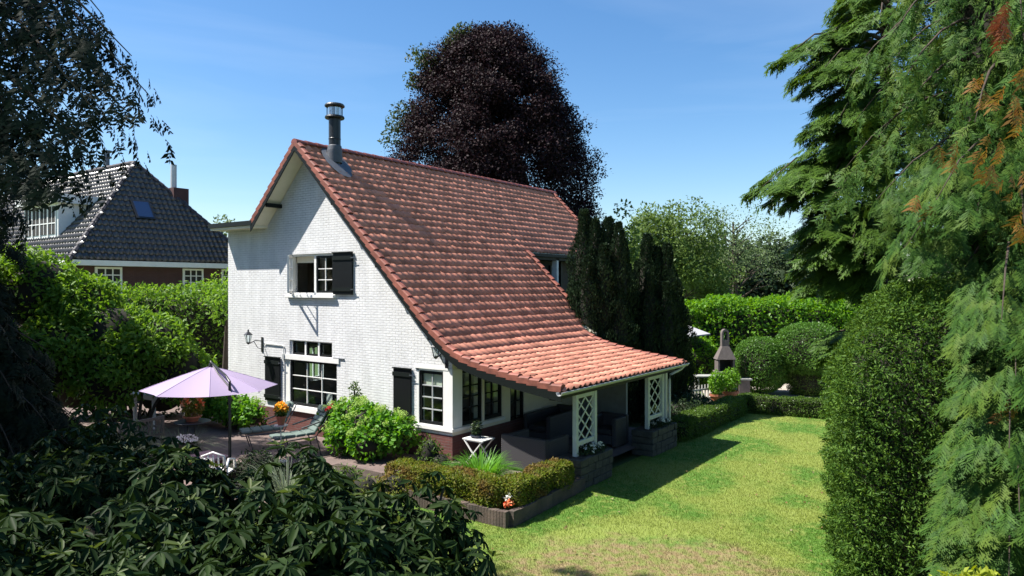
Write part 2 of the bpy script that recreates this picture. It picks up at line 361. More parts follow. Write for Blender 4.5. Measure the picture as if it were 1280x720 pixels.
M['l_rhodo'] = leafmat('rhododendron_leaf', [(.009, .022, .006), (.014, .031, .008), (.024, .044, .010), (.011, .025, .007)], rough=.55, trans=.14, spec=.09)
M['l_rhodon'] = leafmat('rhododendron_young_leaf', [(.05, .085, .018), (.08, .11, .025), (.045, .075, .016)], rough=.5, trans=.3)
M['l_hazel'] = leafmat('hazel_leaf', [(.075, .17, .02), (.11, .22, .026), (.16, .27, .045), (.085, .19, .02)], rough=.5, trans=.4)
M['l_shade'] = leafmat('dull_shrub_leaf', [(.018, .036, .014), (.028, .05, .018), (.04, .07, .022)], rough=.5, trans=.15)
M['l_hydr'] = leafmat('hydrangea_leaf', [(.08, .22, .022), (.12, .28, .03), (.065, .18, .02)], rough=.5, trans=.35)
M['l_hydrf'] = leafmat('hydrangea_flower', [(.26, .40, .08), (.33, .45, .14)], rough=.6, trans=.3)
M['l_lily'] = leafmat('daylily_blade', [(.07, .19, .02), (.10, .26, .03), (.14, .30, .05)], rough=.4, trans=.35)
M['l_pale'] = leafmat('pale_tree_leaf', [(.10, .15, .06), (.13, .18, .07), (.08, .125, .05)], rough=.5, trans=.3)
M['l_bg'] = leafmat('far_tree_leaf', [(.085, .14, .03), (.11, .17, .04), (.065, .11, .03)], rough=.5, trans=.3)
M['l_far'] = leafmat('far_wood_leaf', [(.022, .038, .018), (.03, .05, .02), (.04, .06, .026)], rough=.6, trans=.15)
M['l_grassy'] = leafmat('ornamental_grass_blade', [(.16, .20, .12), (.22, .26, .18), (.12, .16, .08)], trans=.25)
M['f_white'] = leafmat('white_petal', [(.8, .8, .76), (.72, .74, .68)], trans=.2)
M['f_yellow'] = leafmat('yellow_petal', [(.8, .48, .03), (.85, .36, .02), (.8, .6, .08)], trans=.25)
M['f_red'] = leafmat('red_petal', [(.6, .02, .03), (.7, .05, .06)], trans=.2)
M['f_orange'] = leafmat('orange_petal', [(.75, .22, .06), (.7, .12, .05), (.8, .6, .3)], trans=.2)
M['f_blue'] = leafmat('lavender_petal', [(.10, .10, .22), (.16, .15, .30)], trans=.2)

# ------------------------------------------------------------------ ground
def sheet(name, pts, z, m, kind='structure'):
    o = MB().add([(x, y, z) for x, y in pts], [tuple(range(len(pts)))]).build(name, m); return tag(o, kind=kind)
def groundmat():
    m = mat('meadow', (.10, .14, .035), .95, col2=(.07, .10, .03), nscale=.05); return m
sheet('ground', [(-1500, -600), (1500, -600), (1500, 2500), (-1500, 2500)], -.26, groundmat())

def lawnmat():
    m = bpy.data.materials.new('lawn_turf'); m.use_nodes = True; t = m.node_tree; N = t.nodes; b = N['Principled BSDF']; b.inputs['Roughness'].default_value = .9
    src = lawn_colour(t); t.links.new(src, b.inputs['Base Color'])
    n = N.new('ShaderNodeTexNoise'); n.inputs['Scale'].default_value = 55; n.inputs['Detail'].default_value = 4
    g = N.new('ShaderNodeNewGeometry'); t.links.new(g.outputs['Position'], n.inputs['Vector'])
    bp = N.new('ShaderNodeBump'); bp.inputs['Strength'].default_value = .9; bp.inputs['Distance'].default_value = .03; t.links.new(n.outputs[0], bp.inputs['Height']); t.links.new(bp.outputs[0], b.inputs['Normal'])
    return m
BROWN = (6.05, -2.75)
def lawn_colour(t, gain=1.0):
    N = t.nodes; g = N.new('ShaderNodeNewGeometry')
    def noise(scale, det=4):
        n = N.new('ShaderNodeTexNoise'); n.inputs['Scale'].default_value = scale; n.inputs['Detail'].default_value = det; t.links.new(g.outputs['Position'], n.inputs['Vector']); return n.outputs[0]
    def ramp(src, a, b_):
        r = N.new('ShaderNodeMapRange'); r.inputs[1].default_value = a; r.inputs[2].default_value = b_; r.interpolation_type = 'SMOOTHSTEP'; t.links.new(src, r.inputs[0]); return r.outputs[0]
    def mixc(f, a, b_):
        x = N.new('ShaderNodeMixRGB'); t.links.new(f, x.inputs[0])
        for i, c in ((1, a), (2, b_)):
            if isinstance(c, tuple): x.inputs[i].default_value = (*[q * gain for q in c], 1)
            else: t.links.new(c, x.inputs[i])
        return x.outputs[0]
    c = mixc(ramp(noise(.55, 5), .42, .6), (.085, .185, .016), (.20, .25, .04))
    c = mixc(ramp(noise(7, 3), .5, .72), c, (.21, .26, .05))
    # dry patch in the near lawn
    d = N.new('ShaderNodeVectorMath'); d.operation = 'SUBTRACT'; d.inputs[1].default_value = (*BROWN, -.1); t.links.new(g.outputs['Position'], d.inputs[0])
    rt = N.new('ShaderNodeVectorRotate'); rt.rotation_type = 'Z_AXIS'; rt.inputs['Angle'].default_value = -YAW; t.links.new(d.outputs[0], rt.inputs['Vector'])
    sc = N.new('ShaderNodeVectorMath'); sc.operation = 'MULTIPLY'; sc.inputs[1].default_value = (.40, .72, 0); t.links.new(rt.outputs[0], sc.inputs[0])
    ln = N.new('ShaderNodeVectorMath'); ln.operation = 'LENGTH'; t.links.new(sc.outputs[0], ln.inputs[0])
    ad = N.new('ShaderNodeMath'); ad.operation = 'MULTIPLY_ADD'; ad.inputs[1].default_value = 1.5; t.links.new(noise(2.0, 5), ad.inputs[0]); t.links.new(ln.outputs['Value'], ad.inputs[2])
    f = ramp(ad.outputs[0], 1.85, 1.3)
    c = mixc(f, c, mixc(ramp(noise(5, 4), .4, .6), (.25, .19, .085), (.19, .21, .05)))
    return c
M['lawn'] = lawnmat()
LAWN = [(-2, -22), (17, -22), (17, 12.4), (3.2, 12.2), (3.0, 2), (3.3, .3), (3.48, -2.5), (-2, -2.4)]
sheet('lawn', LAWN, -.204, M['lawn'])
# terrace of reddish pavers, gravel path, flower bed soil
M['paver'] = brickmat('clay_paver', (.22, .155, .135), (.155, .115, .105), (.11, .09, .075), bw=.21, rh=.105, ms=.006, axes='xy', bump=.35, dirt=.35)
sheet('terrace', [(-16, -8), (.0, -8), (.0, -1.75), (1.2, -1.75), (1.2, -.75), (2.9, -.75), (2.9, 6.2), (-16, 6.2)], .0, M['paver'])
sheet('flower_bed', [(-2.0, -2.43), (3.42, -2.43), (3.3, .3), (2.7, .3), (2.9, -.75), (1.2, -.75), (1.2, -1.75), (-2, -1.75)], .02, M['soil'])
M['gravel'] = mat('pale_gravel', (.46, .40, .34), .9, var=.35, nscale=12, bump=.5, bscale=60)
gA, gB, gC, gD = gp(890, 26.2), gp(1070, 25.2), gp(1080, 31.5), gp(870, 31.5)
sheet('gravel_path', [(q[0], q[1]) for q in (gA, gB, gC, gD)], -.19, M['gravel'])

# brick-on-end kerb round the flower bed
kerb = empty('brick_kerb', (3.45, -2.48, -.24), 'dark brick-on-end kerb edging the bronze hedge bed at the lawn', 'kerb')
mb = MB(); x = .2
M['kerb'] = mat('kerb_brick', (.11, .075, .06), .85, col2=(.06, .05, .04), nscale=5, island=.25, bump=.5)
while x < 3.4:
    h = .2 + random.Random(int(x * 100)).uniform(-.012, .012); mb.box(x, x + .062, -2.54, -2.42, -.24, h - .12); x += .07
mb.build('front_course', M['kerb'], kerb)
mb = MB(); y = -2.41
while y < .3:
    h = .2 + random.Random(int(y * 100)).uniform(-.015, .015); xx = 3.44 - .045 * (y + 2.4); mb.box(xx - .06, xx + .06, y, y + .19, -.24, h - .12); y += .2
mb.build('side_course', M['kerb'], kerb)

# ------------------------------------------------------------------ the white house
HX0 = -9.15
RX, RZ = -5.2, 8.1                                  # ridge
prof = [(RX, RZ), (-.55, 3.42), (-.1, 3.02), (.25, 2.74), (.62, 2.54), (1.24, 2.37), (2.1, 2.21), (3.35, 2.04)]
Y0 = -.52; YU = 12.65; YC = 6.6; YV = 5.85            # verge, far end of upper roof, of the catslide, of the veranda roof
EX = -2.42                                           # eave of the two-storey part behind
house = empty('house', (-4.5, 0, 0), 'white painted brick house with steep red pantile roof sweeping low over a veranda', 'house')
def rz(x): return float(np.interp(x, [p[0] for p in prof], [p[1] for p in prof]))

def wall_holes(xa, xb, top, holes, y, m, name, parent, thick=.28, under=0.0, axis='x', extra=()):
    """wall panel in the plane y (or x) with rectangular holes; top(x) gives its upper edge"""
    xs = sorted(set([xa, xb] + [h[0] for h in holes] + [h[1] for h in holes] + [e for e in extra if xa < e < xb])); mbw = MB()
    P = (lambda u, d, z: (u, y + d, z)) if axis == 'x' else (lambda u, d, z: (y - d, u, z))
    for u0, u1 in zip(xs[:-1], xs[1:]):
        mid = (u0 + u1) / 2; hs = sorted([h for h in holes if h[0] <= mid <= h[1]], key=lambda h: h[2]); z = under
        for h in hs + [None]:
            if h is None: a0, a1 = top(u0), top(u1)
            else: a0 = a1 = h[2]
            if a0 > z or a1 > z: mbw.add([P(u0, 0, z), P(u1, 0, z), P(u1, 0, a1), P(u0, 0, a0)], [(0, 1, 2, 3)])
            if h: z = h[3]
    for a, b, c, d in holes:                          # reveals
        mbw.add([P(a,0,c), P(b,0,c), P(b,0,d), P(a,0,d), P(a,thick,c), P(b,thick,c), P(b,thick,d), P(a,thick,d)], [(0,4,5,1),(1,5,6,2),(2,6,7,3),(3,7,4,0)])
    me = bpy.data.meshes.new(name); off = np.array(parent_world(parent)); me.from_pydata([tuple(np.array(p) - off) for p in mbw.v], [], mbw.f); me.materials.append(m)
    o = bpy.data.objects.new(name, me); S.collection.objects.link(o); o.parent = parent; return o
def gtop(x):
    return rz(x) - .16 if x > RX else min(RZ - .16 - (RX - x) * 1.04, 99)
def gtop2(x):
    return max(gtop(x), 5.86) if x < -7.1 else gtop(x)
UW = (-6.12, -4.22, 3.92, 5.06); TW = (-6.12, -4.28, 2.2, 2.62); MW = (-6.36, -4.09, .76, 2.06); CW = (-1.15, -.27, .80, 2.15)
wall_holes(HX0, 0, gtop2, [UW, TW, MW, CW], 0, M['brick'], 'gable_wall', house, extra=(RX, -7.15, -7.1, -.55, -.1), under=.60)
# plinth
MB().box(HX0 - .01, .012, -.015, .25, -.1, .6).build('plinth', M['plinth'], house)
MB().box(-.2, .014, .25, 6.3, -.1, .6).build('plinth', M['plinthx'], house)
M['boards'] = mat('darkened_boards', (.05, .04, .032), .8, var=.3)  # board colour darkened to deepen the shade under the veranda roof
# other walls (closed shell)
mb = MB()
LIGHT_HOLES = [(.7, 2.2, .1, 2.2), (2.9, 3.5, .9, 2.1)]  # unseen window openings added to let daylight into the room
wall_holes(0, 12.3, lambda y: 5.86, LIGHT_HOLES, HX0, M['brickx'], 'left_wall', house, thick=-.28, axis='y', under=-.1)
for a, b, c, d in LIGHT_HOLES:
    f = MB().box(HX0 + .08, HX0 + .14, a + .002, a + .08, c, d).box(HX0 + .08, HX0 + .14, b - .08, b - .002, c, d).box(HX0 + .081, HX0 + .139, (a + b)/2 - .03, (a + b)/2 + .03, c, d).box(HX0 + .082, HX0 + .138, a, b, d - .08, d - .002).box(HX0 + .082, HX0 + .138, a, b, c + .002, c + .12).build('window', M['white'], house)
    MB().box(HX0 + .10, HX0 + .105, a + .08, b - .08, c + .12, d - .08).build('pane', M['glass'], f)
mb.add([(HX0, 12.3, -.1), (-2.95, 12.3, -.1), (-2.95, 12.3, 5.3), (RX, 12.3, RZ - .16), (-7.4, 12.3, 6), (HX0, 12.3, 5.86)], [(0, 1, 2, 3, 4, 5)])
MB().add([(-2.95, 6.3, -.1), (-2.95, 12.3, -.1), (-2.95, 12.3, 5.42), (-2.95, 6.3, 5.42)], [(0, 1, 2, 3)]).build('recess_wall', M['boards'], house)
mb.build('side_wall', M['brickx'], house)
mb = MB(); mb.add([(-2.95, 6.28, -.1), (0, 6.28, -.1), (0, 6.28, rz(0) - .16), (-2.95, 6.28, rz(-2.95) - .16)], [(0, 1, 2, 3)])
mb.build('side_wall', M['brickx'], house)
# upstairs window in the recess behind the catslide
w = MB().box(-2.95, -2.86, 8.0, 9.4, 3.6, 4.9).build('window', M['dark'], house)
MB().box(-2.87, -2.78, 7.9, 8.0, 3.3, 5.05).box(-2.87, -2.78, 9.4, 9.5, 3.3, 5.05).box(-2.87, -2.78, 8.7, 8.76, 3.6, 4.9).box(-2.87, -2.78, 7.9, 9.5, 3.5, 3.6).build('frame', M['greenblk'], w)
MB().box(-2.6, -2.4, 8.5, 8.62, 3.2, 5.14).build('post', M['white'], house)
# veranda side wall with french windows
dz0, dz1 = .78, 2.12
DH = [(.34, 1.16, dz0, dz1), (1.24, 2.0, dz0, dz1), (2.35, 3.0, .05, dz1)]
wall_holes(0, 6.28, lambda y: 2.52, DH, 0, M['cream'], 'veranda_wall', house, axis='y', under=.60)
for a, b, c, d in DH:
    f = MB()
    f.box(-.1, -.03, a + .002, a + .07, c, d).box(-.1, -.03, b - .07, b - .002, c, d).box(-.099, -.031, a, b, d - .07, d - .002).box(-.099, -.031, a, b, c + .002, c + .09)
    f.box(-.09, -.04, (a + b)/2 - .015, (a + b)/2 + .015, c, d)
    for q in (.3, .5, .7): f.box(-.085, -.045, a, b, c + (d - c)*q - .012, c + (d - c)*q + .012)
    wn = f.build('window', M['black'], house); MB().box(-.07, -.066, a + .06, b - .06, c + .08, d - .06).build('pane', M['glass'], wn)
MB().box(-.02, .06, -.03, 2.05, .70, .77).build('sill', M['white'], house)
MB().box(-1.2, .062, -.07, .0, .70, .775).build('sill', M['white'], house)
MB().box(-.265, .03, -.03, .33, .776, 2.18).build('corner_post', M['white'], house)
M['shadepl'] = mat('shaded_plaster', (.30, .31, .27), .85, var=.2, nscale=4)  # white end wall with the veranda's shade put into a grey-green colour
MB().box(.05, 1.7, 5.7, 5.8, .0, 2.25).build('veranda_end_wall', M['shadepl'], house)
# interior box of the house: floors, back partition, so that windows look into rooms
M['room'] = mat('room_wall', (.42, .37, .31), .9)
M['floor'] = mat('room_floor', (.12, .075, .045), .6)
mb = MB().box(-9.0, -.3, .35, 5.2, .02, .06); mb.build('room_floor', M['floor'], house)
mb = MB().box(-9.0, -.3, 5.1, 5.2, .06, 2.9).box(-.34, -.3, 3.2, 5.1, .06, 2.5); mb.build('room_wall', M['room'], house)
MB().box(-9.1, -.35, .3, 6.2, 2.88, 3.0).box(-9.1, -3.0, 3.0, 3.1, 3.0, 5.8).build('upper_floor', M['room'], house)

# ---- roof of pantiles
def pantiles(name, m, parent, path, spans, tw=.235, course=.275, A=.046, seed=3):
    """path: profile (x,z) from ridge down; spans(s_x)->(y0,y1) for the course at x"""
    r = np.random.default_rng(seed); pts = np.array(path, float); seg = np.linalg.norm(np.diff(pts, axis=0), axis=1); cum = np.concatenate([[0], np.cumsum(seg)])
    def pos(s):
        s = min(s, cum[-1] + .06); e = max(0, s - cum[-1]); s0 = min(s, cum[-1])
        x = np.interp(s0, cum, pts[:, 0]); z = np.interp(s0, cum, pts[:, 1])
        d = np.array([np.interp(min(s0 + .05, cum[-1]), cum, pts[:, 0]) - np.interp(max(s0 - .05, 0), cum, pts[:, 0]), np.interp(min(s0 + .05, cum[-1]), cum, pts[:, 1]) - np.interp(max(s0 - .05, 0), cum, pts[:, 1])]); d /= np.linalg.norm(d)
        nv = np.array([-d[1], d[0]]); nv = nv if nv[1] > 0 else -nv
        return np.array([x, z]) + d * e, nv, d
    us = np.array([0, .2, .38, .47, .56, .70, .84, .93, 1.0, 1.05]); k = len(us)
    hs = A * np.exp(-(np.abs(us - .70) / .25) ** 3.2) - .004 * np.sin(us * math.pi * 2)
    V = []; Fc = []
    nco = int(round(cum[-1] / course)); cs = cum[-1] / nco
    for i in range(nco):
        p0, n0, d0 = pos(i * cs); p1, n1, d1 = pos((i + 1) * cs + .055); y0, y1 = spans((p0[0] + p1[0]) / 2)
        for j in range(int(round((y1 - y0) / tw))):
            jl = r.normal(0, .004); jy = r.normal(0, .003); sk = r.normal(0, .006); lift = .006 + r.normal(0, .003); o = len(V)
            for row in range(3):
                for q, u in enumerate(us):
                    y = y0 + (j + u) * tw + jy + (sk if row else 0)
                    if row == 0: P = p0 + n0 * (hs[q] * .55)
                    elif row == 1: P = p1 + d1 * jl + n1 * (hs[q] * 1.08 + lift)
                    else: P = p1 + d1 * jl + n1 * (hs[q] * 1.08 + lift - .013)
                    V.append((P[0], y, P[1]))
            for row in range(2):
                for q in range(k - 1): a = o + row*k + q; Fc.append((a, a + 1, a + k + 1, a + k))
    return npmesh(name, np.array(V), np.array(Fc), m, parent)
def span_right(x):
    if x < EX: return (Y0, YU)
    if x < .05: return (Y0, YC + .12 * (-.1 - x))
    return (Y0, YV + .1)
roof = pantiles('roof', M['tile'], house, prof, span_right)
off = roof
# solid deck under the tiles (boards and soffit)
def deck(mb, path, y0, y1, t=.10, drop=.03):
    for (xa, za), (xb, zb) in zip(path[:-1], path[1:]):
        mb.add([(xa, y0, za - drop), (xb, y0, zb - drop), (xb, y0, zb - drop - t), (xa, y0, za - drop - t), (xa, y1, za - drop), (xb, y1, zb - drop), (xb, y1, zb - drop - t), (xa, y1, za - drop - t)],
               [(0,1,2,3),(7,6,5,4),(0,4,5,1),(3,2,6,7),(0,3,7,4),(1,5,6,2)])
mb = MB(); pu = [p for p in prof if p[0] < EX] + [(EX, rz(EX))]; deck(mb, pu, Y0 + .02, YU - .02)
pl = [(EX, rz(EX))] + [p for p in prof if EX < p[0] <= .25]; deck(mb, pl, Y0 + .02, YC)
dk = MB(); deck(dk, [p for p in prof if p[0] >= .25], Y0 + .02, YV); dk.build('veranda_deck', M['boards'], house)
left = [(RX, RZ), (-7.22, RZ - 2.02 * 1.05)]
deck(mb, left, Y0 + .02, YU - .02); mb.build('roof_deck', M['cream'], house)
pantiles('left_roof_slope', M['tile'], house, left, lambda x: (Y0, YU), seed=9)
# ridge caps
mb = MB(); y = Y0 - .02
rr = random.Random(4)
while y < YU:
    n = 8; o = len(mb.v)
    for yy, r_ in ((y, .125), (y + .40, .108)):
        for i in range(n + 1): a = math.pi * i / n; mb.v.append((RX + r_ * 1.05 * math.cos(a), yy, RZ - .03 + r_ * math.sin(a) + rr.uniform(-.003, .003)))
    for i in range(n): mb.f.append((o + i, o + i + 1, o + n + 2 + i, o + n + 1 + i))
    mb.f.append(tuple(o + i for i in range(n + 1))); y += .36
mb.build('ridge_tiles', M['ridge'], roof)
# verge tiles: a cap per course on the near edge and at the far edges
def verge(mb, path, y, course=.27, w=.17, h=.15, sgn=1):
    pts = np.array(path, float); seg = np.linalg.norm(np.diff(pts, axis=0), axis=1); cum = np.concatenate([[0], np.cumsum(seg)]); s = 0; r = random.Random(5)
    P = lambda s: np.array([np.interp(s, cum, pts[:, 0]), np.interp(s, cum, pts[:, 1])])
    while s < cum[-1] - .05:
        a = P(s); b = P(min(s + course * 1.12, cum[-1] + .03)); d = b - a; d /= np.linalg.norm(d); n = np.array([-d[1], d[0]]); n = n if n[1] > 0 else -n
        j = r.uniform(-.004, .004); la, lb = .035 + j, .075 + j
        sec = [(-.015, -h + .03), (-.02, .0), (.01, .028), (.07, .036), (w - .03, .02), (w, -.01)]
        o = len(mb.v)
        for q, lf in ((a, la), (b, lb)):
            for dy, dn in sec: c = q + n * (dn + lf); mb.v.append((c[0], y + sgn * dy, c[1]))
        k = len(sec)
        for i in range(k - 1): mb.f.append((o + i, o + i + 1, o + k + i + 1, o + k + i))
        mb.f.append(tuple(o + k + i for i in range(k))); mb.f.append(tuple(o + i for i in reversed(range(k)))); s += course
mb = MB(); verge(mb, prof, Y0); mb.build('verge_tiles', M['verge'], roof)
mb = MB(); verge(mb, left, Y0); mb.build('verge_tiles', M['verge'], roof)
mb = MB(); verge(mb, [(RX, RZ), (EX, rz(EX))], YU, sgn=-1); mb.build('verge_tiles', M['verge'], roof); mb = MB(); verge(mb, [(EX, rz(EX)), (-.55, 3.42), (.0, 2.94)], YC + .15, sgn=-1); mb.build('verge_tiles', M['verge'], roof); mb = MB(); verge(mb, [(.25, 2.74)] + prof[4:], YV + .1, sgn=-1); mb.build('verge_tiles', M['verge'], roof)
# black barge boards
mb = MB()
def barge(path, y, t=.03, h=.15, drop=.03):
    for (xa, za), (xb, zb) in zip(path[:-1], path[1:]):
        mb.add([(xa, y, za - drop), (xb, y, zb - drop), (xb, y, zb - drop - h), (xa, y, za - drop - h), (xa, y + t, za - drop), (xb, y + t, zb - drop), (xb, y + t, zb - drop - h), (xa, y + t, za - drop - h)],
               [(0,1,2,3),(7,6,5,4),(0,4,5,1),(3,2,6,7),(0,3,7,4),(1,5,6,2)])
barge(prof, Y0 - .012, h=.21); barge(left, Y0 - .012, h=.21)
mb.build('barge_board', M['greenblk'], house)
# purlin ends under the verge
for x in (-6.5, -3.7, -2.05, -.3):
    z = (RZ - (RX - x) * 1.06 if x < RX else rz(x)) - .26; MB().box(x - .05, x + .05, Y0 + .03, .0, z - .05, z + .06).build('purlin_end', M['greenblk'], house)
# flat roof over the left bay
MB().box(-9.36, -7.15, Y0 - .02, 12.5, 5.93, 6.06).build('flat_roof', M['greenblk'], house)
MB().box(-9.32, -7.13, Y0 + .03, 12.45, 5.86, 5.928).build('soffit', M['cream'], house)
# eave of the upper part
MB().box(EX - .1, EX + .12, YC + .3, YU - .05, rz(EX) - .14, rz(EX) - .04).build('gutter', M['greenblk'], house)
MB().box(-2.95, EX + .02, YC + .3, YU - .05, rz(EX) - .24, rz(EX) - .142).build('soffit', M['greenblk'], house)
# veranda gutter, beam, downpipe
def gutter(parent):
    mb = MB(); n = 8; o = 0; r = .07; ys = (Y0 - .12, YV + .28); c = (3.36, 2.0)
    for y in ys:
        for i in range(n + 1): a = math.pi + math.pi * i / n; mb.v.append((c[0] + r * math.cos(a), y, c[1] + r * math.sin(a)))
        for i in range(n + 1): a = 2*math.pi - math.pi * i / n; mb.v.append((c[0] + (r - .008) * math.cos(a), y, c[1] + (r - .008) * math.sin(a)))
    k = 2 * (n + 1)
    for i in range(k): mb.f.append((i, (i + 1) % k, k + (i + 1) % k, k + i))
    for b in (0, k):
        for i in range(n): mb.f.append((b + i, b + i + 1, b + k - 2 - i, b + k - 1 - i))
    mb.tube([(3.43, ys[0], 2.0), (3.43, ys[1], 2.0)], .011, 6)
    return mb.build('gutter', M['zinc'], parent)
gutter(house)
MB().box(3.02, 3.14, Y0 + .05, YV - .02, 1.80, 1.97).build('eave_beam', M['greenblk'], house)
MB().tube([(3.36, YV + .12, 1.95), (3.3, YV + .02, 1.86), (3.17, 5.42, 1.74), (3.16, 5.40, 1.6), (3.16, 5.40, -.05)], .032, 8).build('downpipe', M['white'], house, smooth=True)
# trellis posts on the stone planters
def trellis(y0, y1, zb, post_extra=False):
    t = MB(); xt = 3.05
    for y in (y0, y1): t.box(xt - .05, xt + .05, y - .05, y + .05, zb, 1.80)
    t.box(xt - .035, xt + .035, y0 + .05, y1 - .05, zb + .22, zb + .32); t.box(xt - .035, xt + .035, y0 + .05, y1 - .05, 1.70, 1.797)
    o = t.build('trellis_post', M['trellis'], house, bevel=.006)
    g = MB(); a0, a1 = y0 + .05, y1 - .05; b0, b1 = zb + .32, 1.70; w = a1 - a0; st = w / 1.0; n = 3; pitch = (b1 - b0) / 3.0
    def clip(sgn, c, x):
        seg = []
        # line z = c + sgn*pitch/ (w/2*... ) * (y-a0)
        sl = sgn * (pitch * 2 / (w * 1.0)) / 1.0
        ya, yb = a0, a1; za, zb_ = c, c + sl * w
        if sl > 0:
            if zb_ < b0 or za > b1: return
            if za < b0: ya = a0 + (b0 - c) / sl; za = b0
            if zb_ > b1: yb = a0 + (b1 - c) / sl; zb_ = b1
        else:
            if za < b0 or zb_ > b1: return
            if za > b1: ya = a0 + (b1 - c) / sl; za = b1
            if zb_ < b0: yb = a0 + (b0 - c) / sl; zb_ = b0
        if yb - ya > .03: g.bar((x, ya, za), (x, yb, zb_), .036, .012, up=(1, 0, 0))
    for i in range(-4, 10):
        clip(1, b0 + i * pitch, xt + .007); clip(-1, b0 + i * pitch, xt - .007)
    g.build('lattice', M['trellis'], o)
    return o
trellis(.55, 1.38, .44); trellis(4.22, 5.12, .44)
MB().box(3.0, 3.1, 5.3, 5.4, -.05, 1.80).build('post', M['white'], house)

# ---- windows in the gable
def bars(a, b, c, d, y, cols, rows, mw, m, parent):
    g = MB()
    for i in range(1, cols): q = a + (b - a) * i / cols; g.box(q - mw/2, q + mw/2, y + .012, y + .05, c, d)
    for i in range(1, rows): q = c + (d - c) * i / rows; g.box(a, b, y + .010, y + .052, q - mw/2, q + mw/2)
    return g.build('glazing_bars', m, parent)
def sash(x0, x1, z0, z1, y, bw, m, cols, rows, mm, mw=.022, parent=None, name='window'):
    f = MB(); f.box(x0, x0 + bw, y, y + .06, z0, z1).box(x1 - bw, x1, y, y + .06, z0, z1).box(x0 + bw, x1 - bw, y, y + .06, z1 - bw, z1).box(x0 + bw, x1 - bw, y, y + .06, z0, z0 + bw)
    o = f.build(name, m, parent or house); a, b, c, d = x0 + bw, x1 - bw, z0 + bw, z1 - bw
    if cols > 1 or rows > 1: bars(a, b, c, d, y, cols, rows, mw, mm, o)
    MB().box(a, b, y + .028, y + .033, c, d).build('pane', M['glass'], o); return o
# upper window: open casement left, glazed sash right
wf = MB().box(-6.119, -6.05, .06, .16, 3.97, 5.0).box(-4.30, -4.221, .06, .16, 3.97, 5.0).box(-6.119, -4.221, .06, .16, 5.0, 5.058).box(-5.10, -5.02, .06, .16, 3.97, 5.0).box(-6.119, -4.221, .06, .16, 3.922, 3.97).build('window', M['white'], house)
MB().box(-6.2, -4.12, -.10, .1, 3.83, 3.915).build('sill', M['white'], wf, bevel=.008)
sash(-5.02, -4.30, 3.97, 5.0, .075, .06, M['black'], 2, 3, M['white'], parent=wf, name='sash')
MB().box(-6.05, -5.1, .2, .22, 4.82, 5.0).build('blind', M['cream'], wf)
# open casement swung towards the viewer
c0 = np.array([-6.07, .06, 0]); ca = rad(-45); u = np.array([math.cos(ca), math.sin(ca), 0]); cw, cz0, cz1 = .78, 3.99, 4.99
cb = MB()
for a in (0, cw): cb.bar(c0 + u * a + (0, 0, cz0), c0 + u * a + (0, 0, cz1), .05, .045, up=u)
for z in (cz0, cz1): cb.bar(c0 + (0, 0, z), c0 + u * cw + (0, 0, z), .045, .06)
cb.bar(c0 + u * cw/2 + (0, 0, cz0), c0 + u * cw/2 + (0, 0, cz1), .02, .02, up=u)
for q in (.33, .66): cb.bar(c0 + (0, 0, cz0 + (cz1 - cz0)*q), c0 + u * cw + (0, 0, cz0 + (cz1 - cz0)*q), .02, .02)
cs_ = cb.build('open_casement', M['white'], wf)
# transom lights over the big window
tf = MB().box(-6.119, -4.281, .05, .14, 2.59, 2.618).box(-6.119, -6.05, .05, .14, 2.2, 2.59).box(-4.34, -4.281, .05, .14, 2.2, 2.59).box(-5.50, -5.44, .05, .14, 2.2, 2.59).box(-4.93, -4.87, .05, .14, 2.2, 2.59).build('window', M['white'], house)
for a, b in ((-6.05, -5.50), (-5.44, -4.93), (-4.87, -4.34)): sash(a, b, 2.21, 2.59, .07, .045, M['black'], 1, 1, M['white'], parent=tf, name='sash')
MB().box(-6.42, -3.98, -.035, .12, 2.062, 2.198).build('lintel', M['white'], tf)
mwf = MB().box(-6.359, -6.14, .03, .16, .77, 2.06).build('window', M['white'], house)
sash(-6.14, -4.092, .77, 2.058, .06, .07, M['black'], 3, 3, M['white'], parent=mwf, name='sash', mw=.02)
MB().box(-6.45, -4.0, -.09, .05, .615, .755).build('sill', M['white'], mwf, bevel=.008)
# corner window
cwf = MB().box(-1.149, -1.08, .0, .14, .802, 2.148).box(-1.149, -.27, .0, .14, 2.10, 2.149).build('window', M['white'], house)
MB().box(-1.2, -.1, -.04, .0, 2.15, 2.2).build('lintel', M['white'], cwf)
sash(-1.08, -.272, .802, 2.10, .03, .075, M['black'], 2, 4, M['zinc'], parent=cwf, name='sash', mw=.025)
MB().box(-1.0, -.36, .10, .11, 1.74, 2.02).build('blind', M['cream'], cwf)
# shutters
def shutter(x0, x1, z0, z1, tilt=0):
    o = MB().box(x0, x1, -.06, -.02, z0, z1).build('shutter', M['black'], house, bevel=.006)
    for z in (z0 + .14, z1 - .14):
        MB().box(x0 - .01, x1 + .01, -.085, -.061, z - .05, z + .05).build('ledge', M['greenblk'], o); MB().box(x1 - .02, x1 + .1, -.092, -.086, z - .015, z + .015).build('hinge', M['steel'], o)
    MB().box(x0 - .012, x1 + .012, -.095, -.02, z1 + .001, z1 + .025).build('cap_rail', M['greenblk'], o)
shutter(-4.18, -3.42, 3.93, 5.05); shutter(-7.2, -6.5, .79, 2.07); shutter(-1.9, -1.3, .8, 2.1)
